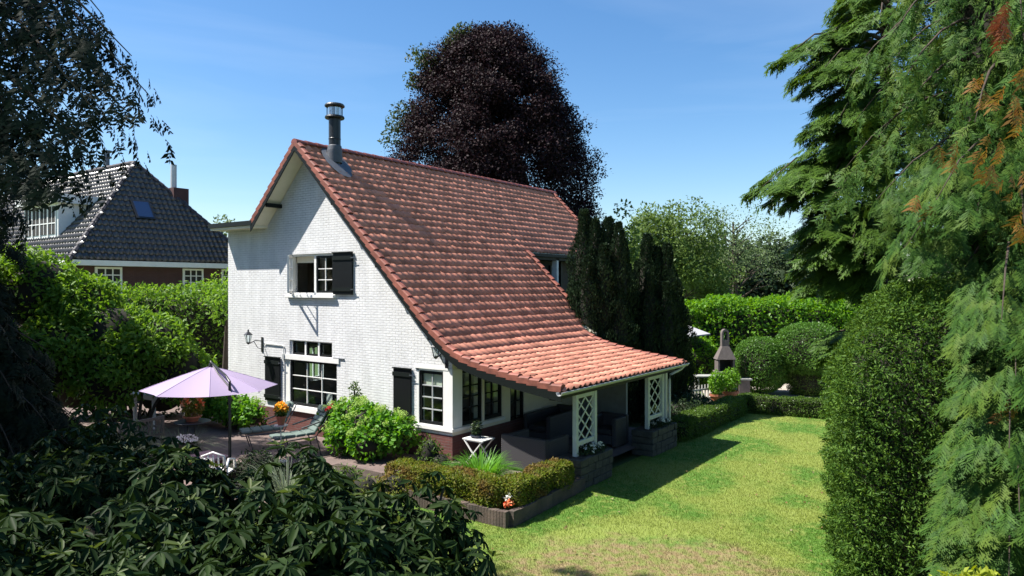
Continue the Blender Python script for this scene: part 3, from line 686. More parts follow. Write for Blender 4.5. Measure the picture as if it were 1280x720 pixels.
# conduit and wall lamps
MB().tube([(-7.28, -.03, 2.42), (-7.24, -.03, 2.47), (-6.40, -.03, 2.45), (-6.34, -.03, 2.42), (-6.34, -.03, 2.12)], .016, 6).box(-6.38, -6.3, -.06, -.02, 2.05, 2.2).build('conduit_pipe', M['zinc'], house)
MB().box(-4.22, -3.78, -.03, .0, 2.19, 2.215).build('flashing_strip', M['steel'], house)
def wall_lamp(x, z, reach):
    b = MB().box(x - .045, x + .045, -.02, -.002, z - .22, z + .22)
    b.tube([(x, -.02, z + .1), (x, -reach * .5, z + .14), (x, -reach, z + .04)], .014, 6).tube([(x, -.02, z - .14), (x, -reach * .35, z - .08), (x, -reach * .6, z + .1)], .01, 6)
    lz = z + .04
    b.lathe([(.02, 0), (.035, .01), (.06, .05), (.055, .06)], (x, -reach, lz), 6)
    l = b.build('wall_lamp', M['steelblk'], house)
    h = MB()
    for i in range(6):
        a = 2*math.pi*i/6; h.bar((x + .055*math.cos(a), -reach + .055*math.sin(a), lz + .06), (x + .10*math.cos(a), -reach + .10*math.sin(a), lz + .27), .01, .01)
    h.lathe([(.125, .27), (.12, .285), (.06, .34), (.02, .38), (.03, .40), (.006, .44)], (x, -reach, lz), 6); h.build('lantern_cage', M['steelblk'], l)
    MB().lathe([(.05, .065), (.094, .268)], (x, -reach, lz), 6).build('lantern_glass', M['glass'], l)
wall_lamp(-7.39, 2.42, .48); wall_lamp(-.17, 2.42, .40)
# flue pipe with flared lead skirt
fx, fy = -4.78, .52; fz = rz(fx)
fl = MB().lathe([(.165, fz - .2), (.165, fz + .60), (.172, fz + .61), (.172, fz + .63), (.165, fz + .64), (.165, fz + 1.22)], (fx, fy, 0), 28).build('flue_pipe', M['steelblk'], house, smooth=False)
MB().lathe([(.21, fz - .05), (.205, fz + .30), (.19, fz + .42), (.175, fz + .44)], (fx, fy, 0), 28).build('flashing_collar', M['lead'], fl)
sk = MB(); n = 20
for i in range(n):
    a0, a1 = 2*math.pi*i/n, 2*math.pi*(i+1)/n
    for ring, (r0, r1) in enumerate(((.2, .28), (.28, .40))):
        q = []
        for a, r_ in ((a0, r0), (a1, r0), (a1, r1), (a0, r1)):
            xx = fx + .1 + r_ * math.cos(a) * 1.15; yy = fy + r_ * math.sin(a); lift = {.2: .22, .28: .085, .40: .066}[r_]; q.append((xx - (.12 if r_ == .2 else 0), yy, rz(xx) + lift))
        sk.add(q, [(0, 1, 2, 3)])
sk.build('flashing_skirt', M['lead'], fl, smooth=True)
MB().lathe([(.165, fz + 1.22), (.26, fz + 1.19), (.275, fz + 1.22), (.26, fz + 1.26), (.18, fz + 1.28)], (fx, fy, 0), 28).build('rain_collar', M['steelblk'], fl)
MB().lathe([(.19, fz + 1.28), (.19, fz + 1.52)], (fx, fy, 0), 28).build('inner_cowl', M['stainless'], fl)
mb = MB()
for i in range(4):
    a = math.pi/4 + i*math.pi/2; mb.tube([(fx + .21*math.cos(a), fy + .21*math.sin(a), fz + 1.26), (fx + .21*math.cos(a), fy + .21*math.sin(a), fz + 1.54)], .012, 6)
mb.lathe([(.22, fz + 1.5), (.275, fz + 1.53), (.28, fz + 1.56), (.25, fz + 1.60), (.1, fz + 1.63), (.02, fz + 1.635)], (fx, fy, 0), 28).build('flue_cap', M['steelblk'], fl)

# things seen through the big window
M['rwood'] = mat('pale_furniture', (.6, .58, .54), .5)
tb = empty('indoor_table', (-5.0, .9, .06), 'white table seen inside through the large ground-floor window', 'table')
MB().box(-5.3, -4.2, .5, 1.3, .72, .77).build('table_top', M['rwood'], tb)
for x in (-5.25, -4.25):
    for y in (.55, 1.25): MB().box(x - .03, x + .03, y - .03, y + .03, .06, .72).build('leg', M['rwood'], tb)
def indoor_chair(x, y, a, label):
    c = empty('indoor_chair', (x, y, .06), label, 'chair', 'chairs at the indoor table')
    cx, sx = math.cos(a), math.sin(a); R2 = lambda p: (x + p[0]*cx - p[1]*sx, y + p[0]*sx + p[1]*cx, p[2])
    MB().obox(R2((0, 0, .5)), (.2*cx, .2*sx, 0), (-.2*sx, .2*cx, 0), (0, 0, .025)).build('seat', M['rwood'], c)
    MB().obox(R2((0, .2, .85)), (.2*cx, .2*sx, 0), (-.015*sx, .015*cx, 0), (0, 0, .28)).build('backrest', M['rwood'], c)
    for p in ((-.17, -.17), (.17, -.17), (-.17, .17), (.17, .17)): q = R2((*p, 0)); MB().box(q[0]-.02, q[0]+.02, q[1]-.02, q[1]+.02, .06, .48).build('leg', M['rwood'], c)
indoor_chair(-4.75, .55, 2.8, 'pale chair with upright back, nearer the glass inside the large window')
indoor_chair(-5.0, 1.6, .1, 'pale chair on the far side of the white indoor table')

# ------------------------------------------------------------------ neighbour house (hipped dark roof)
nb = empty('neighbour_house', (-29, 7.3, 0), 'brown brick house with steep dark hipped roof, dormer and skylight behind the bushes', 'house')
NA = np.array([-29.66, 7.3, 11.1]); NW, NBW, NE = 4.0, 5.0, 5.45; NL = 16.0
cn = np.array([NA[0] + NW, NA[1] - NBW, NE]); cf = np.array([NA[0] + NW, NA[1] + NBW, NE]); NA2 = NA - (NL, 0, 0)
def face_tiles(name, m, parent, e0, e1, a0, a1, tw=.3, course=.36, A=.085, seed=1):
    """pantiles on a plane: eave e0->e1, top edge a0->a1 (triangle when a0 == a1)"""
    r = np.random.default_rng(seed); e0, e1, a0, a1 = (np.array(q, float) for q in (e0, e1, a0, a1))
    ex = (e1 - e0); lw = np.linalg.norm(ex); ex /= lw
    up = a0 - e0; up = up - ex * (up @ ex); hgt = np.linalg.norm(up); up /= hgt; n = np.cross(ex, up); n = n if n[2] > 0 else -n
    us = np.array([0, .25, .45, .6, .74, .88, 1.04]); hs = A * np.exp(-((us - .72) / .15) ** 2); k = len(us); V = []; Fc = []
    l0 = (a0 - e0) @ ex; l1 = (a1 - e0) @ ex
    for i in range(int(hgt / course)):
        v0, v1 = i * course, min((i + 1) * course + .06, hgt); t = (i + .5) * course / hgt; ua, ub = l0 * t, lw + (l1 - lw) * t
        for j in range(int(math.floor(ua / tw)), int(math.ceil(ub / tw))):
            if (j + .5) * tw < ua - .05 or (j + .5) * tw > ub + .05: continue
            o = len(V); lf = .05 + r.normal(0, .005); jt = r.normal(0, .006)
            for row, (vv, l) in enumerate(((v1, 0), (v0, lf), (v0, lf - .04))):
                for q, u in enumerate(us): V.append(e0 + ex * (j + u) * tw + up * (vv + (jt if row else 0)) + n * (hs[q] + l))
            for row in range(2):
                for q in range(k - 1): b = o + row*k + q; Fc.append((b, b+1, b+k+1, b+k))
    return npmesh(name, np.array(V), np.array(Fc), m, parent)
nroof = face_tiles('hip_roof', M['ntile'], nb, cn, cf, NA, NA)
cl = np.array([NA2[0] - NW, NA2[1] - NBW, NE])
face_tiles('side_roof_slope', M['ntile'], nb, cl, cn, NA2, NA, seed=2)
clb = np.array([NA2[0] - NW, NA2[1] + NBW, NE])
MB().add([cn - (0,0,.02), cf - (0,0,.02), NA - (0,0,.05), NA2 - (0,0,.05), cl - (0,0,.02), clb - (0,0,.02)], [(0, 1, 2), (0, 2, 3, 4), (1, 5, 3, 2), (4, 3, 5), (0, 4, 5, 1)]).build('roof_deck', M['dark'], nb)
M['hipc'] = mat('hip_cap_tile', (.05, .043, .05), .7, var=.3, island=.2)
mb = MB()
def caps(mb, a, b, step=.38, r=.14):
    a, b = np.array(a), np.array(b); d = b - a; l = np.linalg.norm(d); d /= l; s = 0
    while s < l - .1:
        mb.tube([a + d * s, a + d * (s + step * 1.08)], [r * .85, r * 1.08], 8); s += step
caps(mb, NA, cn); caps(mb, NA, cf); caps(mb, NA, NA2); mb.build('hip_caps', M['hipc'], nroof)
MB().box(cl[0] + .5, NA[0] + NW - .45, NA[1] - NBW + .45, NA[1] + NBW - .45, -.2, NE - .05).build('wall', M['nbrick'], nb)
mb = MB().box(NA[0] + NW - .44, NA[0] + NW + .12, NA[1] - NBW - .1, NA[1] + NBW + .1, NE - .3, NE - .04).box(cl[0], NA[0] + NW - .44, NA[1] - NBW - .1, NA[1] - NBW + .44, NE - .3, NE - .04)
mb.build('eave_fascia', M['white'], nb)
xw = NA[0] + NW - .45
for y0, y1, c in ((3.6, 4.9, 3), (8.1, 9.3, 3), (10.4, 11.7, 3)):
    w = MB().box(xw, xw + .06, y0, y1, 3.4, 5.1).build('window', M['white'], nb)
    g = MB()
    MB().box(xw + .061, xw + .07, y0 + .12, y1 - .12, 3.5, 5.0).build('pane', M['dark'], w)
    for i in range(1, c): q = y0 + .12 + (y1 - y0 - .24) * i / c; g.box(xw + .071, xw + .09, q - .03, q + .03, 3.5, 5.0)
    for q in (3.9, 4.35, 4.7): g.box(xw + .071, xw + .088, y0 + .12, y1 - .12, q - .025, q + .025)
    g.build('glazing_bars', M['white'], w)
# skylight
def hipp(t, s, lift=0.0):                            # point on the hip face, t up, s across
    e = cn + (cf - cn) * s; p = e + (NA - e) * t; n = np.array([NE * 0 + (NA[2] - NE), 0, NW]); n = n / np.linalg.norm(n); return p + n * lift
q0 = [hipp(.42, .36, .12), hipp(.42, .44, .12), hipp(.545, .445, .12), hipp(.545, .345, .12)]
ey = np.array([0, 1.0, 0]); eu = (NA - (cn + cf) / 2); eu /= np.linalg.norm(eu); en = np.cross(ey, eu); en = en if en[2] > 0 else -en
kc = (cn + cf) / 2 + eu * 3.35 + ey * -.62 + en * .1
sk = MB().obox(kc, ey * .5, eu * .62, en * .07).build('skylight', M['steelblk'], nb)
M['skyglass'] = mat('skylight_glass', (.02, .04, .10), .04, spec=1.0)
MB().obox(kc + en * .075, ey * .40, eu * .52, en * .01).build('pane', M['skyglass'], sk)
# dormer on the side slope
dx0, dx1 = -33.6, -29.4; dyf = NA[1] - 4.0; dz0_, dz1_ = 6.75, 8.75
dm = MB().box(dx0, dx1, dyf, NA[1] - 1.2, dz0_ - .3, dz1_ - .3).build('dormer', M['white'], nb)
MB().box(dx0 - .3, dx1 + .3, dyf - .35, NA[1] - 1.0, dz1_ - .3, dz1_ + .15).build('dormer_roof', M['white'], dm)
for i in range(4):
    a = dx0 + .2 + i * .97; w = MB().box(a, a + .85, dyf - .03, dyf - .005, dz0_ + .1, dz1_ - .45).build('window', M['dark'], dm); g = MB()
    g.box(a - .05, a, dyf - .06, dyf - .004, dz0_, dz1_ - .35).box(a + .85, a + .9, dyf - .06, dyf - .004, dz0_, dz1_ - .35).box(a + .40, a + .44, dyf - .05, dyf - .031, dz0_ + .1, dz1_ - .45).box(a, a + .85, dyf - .052, dyf - .032, 7.4, 7.45); g.build('frame', M['white'], w)
# chimneys
pc = at(221, 262, 41.0); MB().box(pc[0] - .5, pc[0] + .5, pc[1] - .45, pc[1] + .45, 7.0, at(221, 236, 41)[2]).build('chimney', M['nbrick'], nb)
MB().lathe([(.17, 9.4), (.17, at(217, 206, 41)[2])], (pc[0] - .15, pc[1] - .1, 0), 12).build('chimney_pot', M['zinc'], nb)
pv = NA - (3.2, 0, 0); MB().lathe([(.14, -.3), (.14, .55), (.26, .6), (.26, .68), (.16, .7), (.16, .9), (.3, .95), (.3, 1.02)], pv, 12).build('roof_vent', M['steel'], nb)
MB().lathe([(.1, -.3), (.1, .25), (.16, .3)], NA - (5.0, 0, 0), 10).build('roof_vent', M['steel'], nb)

# ------------------------------------------------------------------ trees and shrubs
def limbs(mb, base, top, R, n=9, r0=.35, seed=0, spread=.75):
    r = random.Random(seed); base = np.array(base, float); top = np.array(top, float); k = 6
    pts = [base + (top - base) * i / k + np.array([r.uniform(-.12, .12), r.uniform(-.12, .12), 0]) * (i > 0) for i in range(k + 1)]
    mb.tube(pts, [r0 * (1 - .8 * i / k) for i in range(k + 1)], 9)
    for i in range(n):
        t = .25 + .7 * i / n; p = base + (top - base) * t; a = i * 2.4 + r.uniform(-.4, .4); l = R * spread * (1.1 - .6 * t) * r.uniform(.8, 1.1)
        q = p + np.array([math.cos(a) * l, math.sin(a) * l, l * .55]); m_ = (p + q) / 2 + np.array([0, 0, l * .1]); rr_ = r0 * .38 * (1 - .6 * t)
        mb.tube([p, m_, q], [rr_, rr_ * .6, rr_ * .2], 6)
        for s in (-1, 1):
            q2 = m_ + np.array([math.cos(a + s * .7) * l * .5, math.sin(a + s * .7) * l * .5, l * .35]); mb.tube([m_, (m_ + q2)/2 + (0, 0, .05 * l), q2], [rr_ * .5, rr_ * .35, rr_ * .1], 5)

# copper beech behind the house
cb_c = gp(612, 43); t = empty('copper_beech', cb_c, 'large purple-leaved copper beech rising behind the red roof', 'tree')
mb = MB(); limbs(mb, cb_c, cb_c + (0, 0, 17), 5, 12, .55, 1); mb.build('trunk', M['bark'], t, smooth=True)
parts = []
def beech_env(z):                                     # radius of the crown by height
    return float(np.interp(z, [3, 5, 8, 11, 14, 16.5, 18.2, 19.3], [5.9, 6.2, 6.0, 5.5, 4.7, 3.5, 2.2, .6]))
rg = np.random.default_rng(21)
for i in range(760):
    z = 3.5 + 15.6 * (((i * .41421356) % 1) ** .85); R0 = beech_env(z); a = rg.random() * 2 * math.pi; k = .3 + .5 * rg.random() if i % 3 == 0 else .87 + .12 * rg.random() + .10 * (rg.random() < .10)
    c = cb_c + np.array([math.cos(a) * R0 * k, math.sin(a) * R0 * k, z]); out = nrm(np.array([math.cos(a), math.sin(a), .25]))
    rr_ = .55 + .5 * rg.random(); P, O = ell(c, (rr_ * 1.25, rr_ * 1.25, rr_ * .75), int(560 * rr_), .2); P += np.outer(rg.random(len(P)) ** 2 * .5, out)
    parts.append(leaf_geo(P, nrm(O + out * .5), .14, .62, LEAF1, droop=.15, jit=.6, upw=.6))
npmesh('crown', *cat(parts), M['l_beech'], t)
parts = []
for px, py, n in ((573, 52, 500), (565, 62, 400), (535, 75, 350), (522, 70, 150), (545, 95, 200), (505, 140, 250), (495, 155, 220), (490, 172, 150), (625, 78, 120), (520, 100, 160), (580, 42, 250)):
    P, O = ell(at(px, py, 41.5), (.75, .75, .6), n, .1); parts.append(leaf_geo(P, O, .19, .6, LEAF1))
npmesh('green_shoots', *cat(parts), M['l_beechg'], t)
core_super(cb_c + (0, 0, 8.0), (2.6, 2.6, 5.0), 2.2, M['twigshade'], t)

# columnar yews beside the veranda
def columnar_yew(c, spires, label, seed):
    r = np.random.default_rng(seed); t = empty('columnar_yew', c, label, 'tree', 'columnar yews beside the veranda'); mb = MB(); parts = []
    for (dx, dy, h, w) in spires:
        b = np.array([c[0] + dx * Rv[0] + dy * Fv[0], c[1] + dx * Rv[1] + dy * Fv[1], -.2]); mb.tube([b, b + (0, 0, h * .9)], [.12, .02], 6)
        n = int(3400 * h * w); zz = r.random(n) ** .9; env = 1.14 * w * np.minimum(1, (1 - zz) * 2.6 + .05) ** .7 * (1 + .16 * np.sin(zz * 31 + dx * 9) + .1 * np.sin(zz * 17 + 2)); a = r.random(n) * 2 * math.pi
        lump = 1 + .15 * np.sin(3 * a + zz * 20) + .1 * np.sin(5 * a - zz * 33)
        k = env * lump * (.62 + .42 * np.sqrt(r.random(n))); P = b + np.stack([np.cos(a) * k, np.sin(a) * k, .05 + zz * h], 1); O = np.stack([np.cos(a), np.sin(a), np.full(n, .15)], 1)
        A = nrm(O * .55 + np.array([0, 0, .9]) + rnd(n) * .45); s = .095 * (.7 + .6 * r.random(n)); parts.append(inst(*LEAF1, P, A, nrm(O + rnd(n) * .5), np.stack([s * .42, s, s], 1)))
    mb.build('trunk', M['bark'], t); npmesh('crown', *cat(parts), M['l_iyew'], t)
    for (dx, dy, h, w) in spires:
        b = np.array([c[0] + dx * Rv[0] + dy * Fv[0], c[1] + dx * Rv[1] + dy * Fv[1], h * .42]); core_super(b, (w * .62, w * .62, h * .5), 2.4, M['twigshade'], t)
columnar_yew(gp(748, 22.8, -.2), [(-.75, -.3, 4.4, .42), (-.45, .2, 6.75, .46), (-.1, .1, 6.45, .5), (.12, -.4, 5.6, .45), (.35, .2, 6.5, .48), (.62, -.2, 6.3, .42), (.85, .2, 5.6, .42), (-.4, -.55, 5.2, .4), (.05, .6, 6.0, .5), (.6, -.6, 4.2, .4)], 'broad dark columnar yew against the end of the red roof', 31)
columnar_yew(gp(822, 23.6, -.2), [(-.35, .0, 6.0, .44), (-.62, .2, 5.1, .4), (.0, .1, 5.6, .48), (.3, .0, 5.7, .42), (.55, .1, 4.7, .44), (.78, .2, 3.9, .42), (.15, -.55, 4.4, .38), (-.1, .6, 5.2, .45), (.4, .6, 4.8, .45), (-.35, -.5, 4.7, .36)], 'slimmer dark columnar yew at the far corner of the veranda', 32)

# broad-leaved trees beyond the hedge
def bg_tree(c, R, top, m, label, nc, per, size, seed, cr=1.2, trunkr=.35, grp='trees beyond the laurel hedge', limb=10):
    global RG; RG = np.random.default_rng(seed); t = empty('broadleaf_tree', c, label, 'tree', grp); mb = MB(); limbs(mb, c, np.array(c) + (0, 0, top * .86), R, limb, trunkr, seed); mb.build('trunk', M['bark'], t, smooth=True)
    rzv = top * .38; V, Fc = clump_crown((c[0], c[1], top - rzv), (R, R, rzv), nc, cr, per, size, hemi=-.75); npmesh('crown', V, Fc, m, t); return t
bg_tree(gp(842, 62, -.2), 4.2, 11.4, M['l_bg'], 'dense light green tree behind the columnar yews', 120, 150, .28, 41)
bg_tree(gp(918, 70, -.2), 4.9, 12.4, M['l_pale'], 'thin-crowned pale tree with branches showing against the sky', 90, 60, .22, 42, cr=1.2, trunkr=.42, limb=22)
bg_tree(gp(885, 66, -.2), 2.6, 7.2, M['l_bg'], 'small dull green tree between the light green and the pale tree', 40, 110, .28, 43)
bg_tree(gp(768, 45, -.2), 1.7, 9.0, M['l_bg'], 'small light green tree peeping up behind the columnar yew tops', 26, 60, .26, 44, cr=.7)
bg_tree(gp(268, 62, -.2), 2.4, 10.8, M['l_pale'], 'pale grey-green tree between the two houses', 40, 120, .3, 45)
RG = np.random.default_rng(46)
# far wood: one dark mass
parts = []
for i in range(270):
    px = 690 + 420 * RG.random() if i > 20 else -150 + 700 * RG.random(); D = 95 + 40 * RG.random(); c = gp(px, D, 0); h = 9.0 + 3 * RG.random(); c[2] = h * (.25 + .4 * RG.random())
    P, O = ell(c, (3.2, 3.2, h * .42), 500, .5); parts.append(leaf_geo(P, O, .7, .7, LEAF1))
tag(npmesh('far_wood', *cat(parts), M['l_far']), kind='stuff')

# laurel hedge behind the barbecue
def hedge(name, c, h, p, ang, m, n, size, label, category, noise=.1, depth=.2, ratio=.5, group=None, nfreq=1.6, core=.82, upw=.3, tmpl=LEAF1, jit=.8, fine=0, topshift=None):
    t = empty(name, (c[0], c[1], c[2] - h[2]), label, category, group); P, O, l = shell_super(c, h, p, n, noise, nfreq, depth, fine)
    if topshift: P = P + np.outer(np.clip(P[:, 2] - topshift[1], 0, 9), Rv) * topshift[0] * ((np.abs(P - np.array(c)) @ np.abs(Rv))[:, None] < 99)
    P = rotz(P, np.array(c), ang); O = rotz(O, np.zeros(3), ang)
    V, Fc = leaf_geo(P, O, size, ratio, tmpl, out=.7, upw=upw, droop=.1, jit=jit); npmesh('foliage', V, Fc, m, t); core_super(c, np.array(h) * core, p, M['twigshade'], t, a=ang); return t
hc_ = gp(955, 33.0); hedge('laurel_hedge', (hc_[0], hc_[1], 1.62), (4.3, 1.2, 1.95), 5, YAW + rad(-4), M['l_laurel'], 26000, .17, 'bright green tall laurel hedge behind the barbecue chimney', 'hedge', noise=.16, depth=.4, nfreq=1.1)
hc2 = gp(868, 30.5); hedge('leafy_shrub', (hc2[0], hc2[1], .9), (1.0, .9, 1.15), 2.4, YAW, M['l_laurel'], 6500, .13, 'round light green shrub left of the barbecue', 'shrub', noise=.2, depth=.4)
b1 = gp(951, 28.6, 1.0); hedge('topiary_ball', b1, (1.02, 1.0, 1.12), 2.3, 0, M['l_ball'], 16000, .075, 'smaller clipped green topiary ball right of the barbecue', 'topiary', noise=.03, depth=.1, group='clipped topiary balls')
b2 = gp(1012, 28.2, 1.65); hedge('topiary_ball', b2, (1.3, 1.2, 1.05), 2.3, 0, M['l_ball'], 20000, .075, 'larger clipped topiary ball on a bare stem beside the big yew', 'topiary', noise=.03, depth=.1, group='clipped topiary balls')
hedge('clipped_bush', gp(1012, 28.4, .45), (.85, .85, .75), 2.6, 0, M['l_box'], 7000, .07, 'dark dense bush filling the space under the larger topiary ball', 'shrub', noise=.06)
# low box hedges at the end of the lawn
def lowhedge(p, q, w, h, m, label, n, size=.055, noise=.03, group=None, z0=-.2, name='low_hedge', core=.9):
    p, q = np.array(p, float), np.array(q, float); d = q - p; c = (p + q) / 2; l = np.linalg.norm(d); return hedge(name, (c[0], c[1], z0 + h / 2), (l / 2, w / 2, h / 2), 7, math.atan2(d[1], d[0]), m, n, size, label, 'hedge', noise=noise, depth=.07, group=group, core=core)
lowhedge((3.1, 5.9), (3.1, 11.5), .66, .62, M['l_box'], 'low clipped box hedge running from the veranda towards the path', 22000)
lowhedge((2.9, 11.85), (6.6, 12.4), .62, .6, M['l_box'], 'low clipped box hedge across the far end of the lawn', 18000)
lowhedge((.15, -2.18), (3.1, -2.18), .58, .54, M['l_lonic'], 'bronze-green low hedge along the front of the flower bed', 19000, .055, .055, z0=-.02, core=.68)
lowhedge((3.14, -2.15), (3.06, .1), .56, .52, M['l_lonic'], 'bronze-green low hedge along the lawn side of the flower bed', 13000, .055, .055, z0=-.02, core=.68)
hedge('leafy_shrub', (2.3, 8.2, .15), (.7, 1.9, .45), 2.6, 0, M['l_shade'], 8000, .09, 'dark ground-covering shrub in the shade between yews and box hedge', 'shrub', noise=.12)

# big clipped yew on the right
yc = wp(6.42, 11.2, 1.5); hedge('clipped_yew', yc, (1.22, 1.6, 2.72), 6, YAW - rad(22), M['l_yew'], 190000, .064, 'massive clipped dark green yew at the right edge of the lawn', 'hedge', noise=.07, depth=.32, ratio=.3, nfreq=2.6, core=.78, upw=.2, fine=.07, topshift=(.55, 2.7))

# weeping cypress (right) and layered hemlock
FR = frond_tmpl(6, .34, .055, .8, .2, so=9, jag=.3); FRS = frond_tmpl(8, .42, .042, .75, .35, so=.5, jag=.25); FRN = frond_tmpl(5, .32, .085, .6, .15, so=9, jag=.5); FRH = frond_tmpl(6, .5, .06, .6, .12, so=.7, jag=.35)
def branch_path(p, az, L, rise, dropv, k=7):
    u = np.array([math.cos(az), math.sin(az), 0]); return [p + u * L * t + np.array([0, 0, rise * math.sin(t * 2.2) - dropv * t ** 2.2]) for t in np.linspace(0, 1, k)]
def hang(paths, per, size, tmpl, down, outw, start=.2, lat=.5, layers=1, rnds=.3, flat=False):
    Ps, As, Ns, Sz = [], [], [], []
    for pts, L in paths:
        pts = np.array(pts); k = max(3, int(per * L)); ts = start + (1 - start) * np.sqrt(RG.random(k)) ; q = ts * (len(pts) - 1); i = np.minimum(q.astype(int), len(pts) - 2); fr = (q - i)[:, None]
        p = pts[i] * (1 - fr) + pts[i + 1] * fr; d = nrm(pts[i + 1] - pts[i]); sd = np.cross(d, (0, 0, 1.0)); sd = nrm(sd); sg = RG.choice([-1.0, 1.0], k)[:, None]
        w = lat * L * .35 * (1 - .55 * ts)[:, None]
        off = RG.random(k)[:, None] * w
        Ps.append(p + sd * sg * off - np.array([0, 0, 1]) * (off * (.45 if not flat else .15) + RG.random(k)[:, None] * .12 * layers)); a = d * outw + sd * sg * (.75 if flat else .45) + np.array([0, 0, -down]) + rnd(k) * rnds; As.append(nrm(a))
        Ns.append(nrm(np.array([0, 0, 1.0]) + d * .5 + rnd(k) * .35 + sd * sg * .4)); Sz.append(size * (.65 + .7 * RG.random(k)))
    P, A, Nn, s = map(np.concatenate, (Ps, As, Ns, Sz)); return inst(*tmpl, P, A, Nn, s)
def strands(paths, spacing, hmin, hmax, size, tmpl, start=.12, lat=.9, per=16.0, vis=None):
    """weeping tassels: hanging chains of small sprays along each limb"""
    Ps, As, Ns, Sz = [], [], [], []
    for pts, L in paths:
        pts = np.array(pts); n = max(3, int(L / spacing))
        for i in range(n):
            t = start + (1 - start) * (i + RG.random()) / n; q = t * (len(pts) - 1); j = min(int(q), len(pts) - 2); p = pts[j] + (pts[j + 1] - pts[j]) * (q - j); d = nrm(pts[j + 1] - pts[j]); sd = nrm(np.cross(d, (0, 0, 1.0)))
            w = L * .16 * lat * (1.1 - t) * RG.normal(); p = p + sd * w - np.array([0, 0, abs(w) * .5]); H = hmin + (hmax - hmin) * RG.random() * (1.15 - .6 * t); k = max(4, int(H * per)); u = np.linspace(0, 1, k)
            sw = nrm(d * .35 + sd * np.sign(w) * .35 + RG.normal(size=3) * .15); sw[2] = 0
            c = p + np.outer(u, np.array([0, 0, -H])) + np.outer(np.sin(u * 1.6) * H * .35, sw) + RG.normal(size=(k, 3)) * .015
            sg = np.where(np.arange(k) % 2 == 0, 1.0, -1.0)[:, None]; side = nrm(np.cross(sw, (0, 0, 1.0)) + RG.normal(size=3) * .3)
            Ps.append(c); As.append(nrm(np.array([0, 0, -.85]) + sw * .35 + side * sg * .55 + rnd(k) * .2)); Ns.append(nrm(np.tile(sw + np.array([0, 0, .3]), (k, 1)) + rnd(k) * .3)); Sz.append(size * (.75 + .5 * RG.random(k)) * (1.1 - .45 * u))
    P, A, Nn, s = map(np.concatenate, (Ps, As, Ns, Sz)); return inst(*tmpl, P, A, Nn, s)
RG = np.random.default_rng(77); rr = random.Random(77)
nc_ = wp(8.9, 12.6, -.2); noot = empty('weeping_cypress', nc_, 'tall weeping cypress with hanging green sprays filling the right edge', 'tree'); mb = MB(); mb.tube([nc_ + np.array([math.sin(i) * .05, 0, i * 1.6]) for i in range(11)], [.34 * (1 - i / 11.5) for i in range(11)], 10); paths = []
azc = math.atan2(-Fv[1], -Fv[0])                     # towards the viewer
for i in range(210):
    z = .8 + 14 * (i / 210) ; az = i * 2.39996 + rr.uniform(-.3, .3); L = float(np.interp(z, [0, 3, 5, 8, 15], [2.0, 2.4, 2.9, 2.9, 1.3])) * rr.uniform(.75, 1.08)
    p = nc_ + (0, 0, z + .2); pts = branch_path(p, az, L, .35 * L * .5, .55 * L); e = pts[-1] - CAM; X, Y = e @ Rv, e @ Fv
    if e[2] < 1.1 and X / Y < (1200 - 640) / FPX: L *= .58; pts = branch_path(p, az, L, .2, .5 * L)
    mb.tube(pts, [.05 * L / 2.5, .045, .04, .03, .022, .014, .006], 5); paths.append((pts, L))
# lower limbs reaching towards the viewer on the right
for px, py, D, base in ((1232, 470, 9.4, 3.6), (1252, 400, 8.6, 4.4), (1250, 560, 8.6, 2.8), (1270, 470, 8.2, 3.8), (1262, 560, 7.8, 3.0), (1248, 650, 8.0, 2.0), (1275, 640, 7.4, 2.2), (1300, 540, 8.0, 3.2), (1232, 705, 8.4, 1.6), (1262, 720, 7.4, 1.2), (1130, 310, 10.4, 5.6), (1170, 250, 10.0, 6.2), (1095, 250, 11.5, 6.4)):
    q = at(px, py, D); p = nc_ + (0, 0, base + .9); m1 = (p + q) / 2 + (0, 0, .35); pts = [p, (p + m1)/2 + (0, 0, .15), m1, (m1 + q)/2 + (0, 0, .12), q]; mb.tube(pts, [.032, .026, .02, .013, .005], 5); paths.append((pts, np.linalg.norm(p - q)))
mb.build('trunk', M['bark'], noot, smooth=True)
V, Fc = cat([strands(paths[:210], .10, .35, 1.05, .25, FR, per=11), hang(paths[210:], 46, .25, FRS, .75, .7, start=.12, layers=1.5, lat=.6)]); npmesh('crown', V, Fc, M['l_noot'], noot)
core_super(nc_ + (0, 0, 7.0), (.9, .9, 7.0), 2.2, M['twigshade'], noot)
def sprays(name, spots, m, parent, tmpl, n, size, rad_):
    Ps = np.concatenate([at(*s) + RG.normal(size=(n, 3)) * rad_ * (1, 1, 1.6) for s in spots]); k = len(Ps); V, Fc = inst(*tmpl, Ps, nrm(np.array([0, 0, -1.0]) + rnd(k) * .45), nrm(-Fv + rnd(k) * .5), size * (.6 + .7 * RG.random(k))); return npmesh(name, V, Fc, m, parent)
sprays('dying_sprays', [(1276, 100, 9.3), (1270, 130, 9.3), (1262, 225, 9.4), (1240, 172, 9.6), (1235, 110, 9.8), (1225, 215, 9.6), (1180, 190, 9.9), (1150, 245, 10.2), (1272, 275, 9.2), (1256, 500, 8.6)], M['l_dead'], noot, FR, 5, .24, .08)
sprays('russet_sprays', [(1256, 18, 9.3), (1250, 26, 9.3)], M['l_red'], noot, FR, 10, .22, .06)

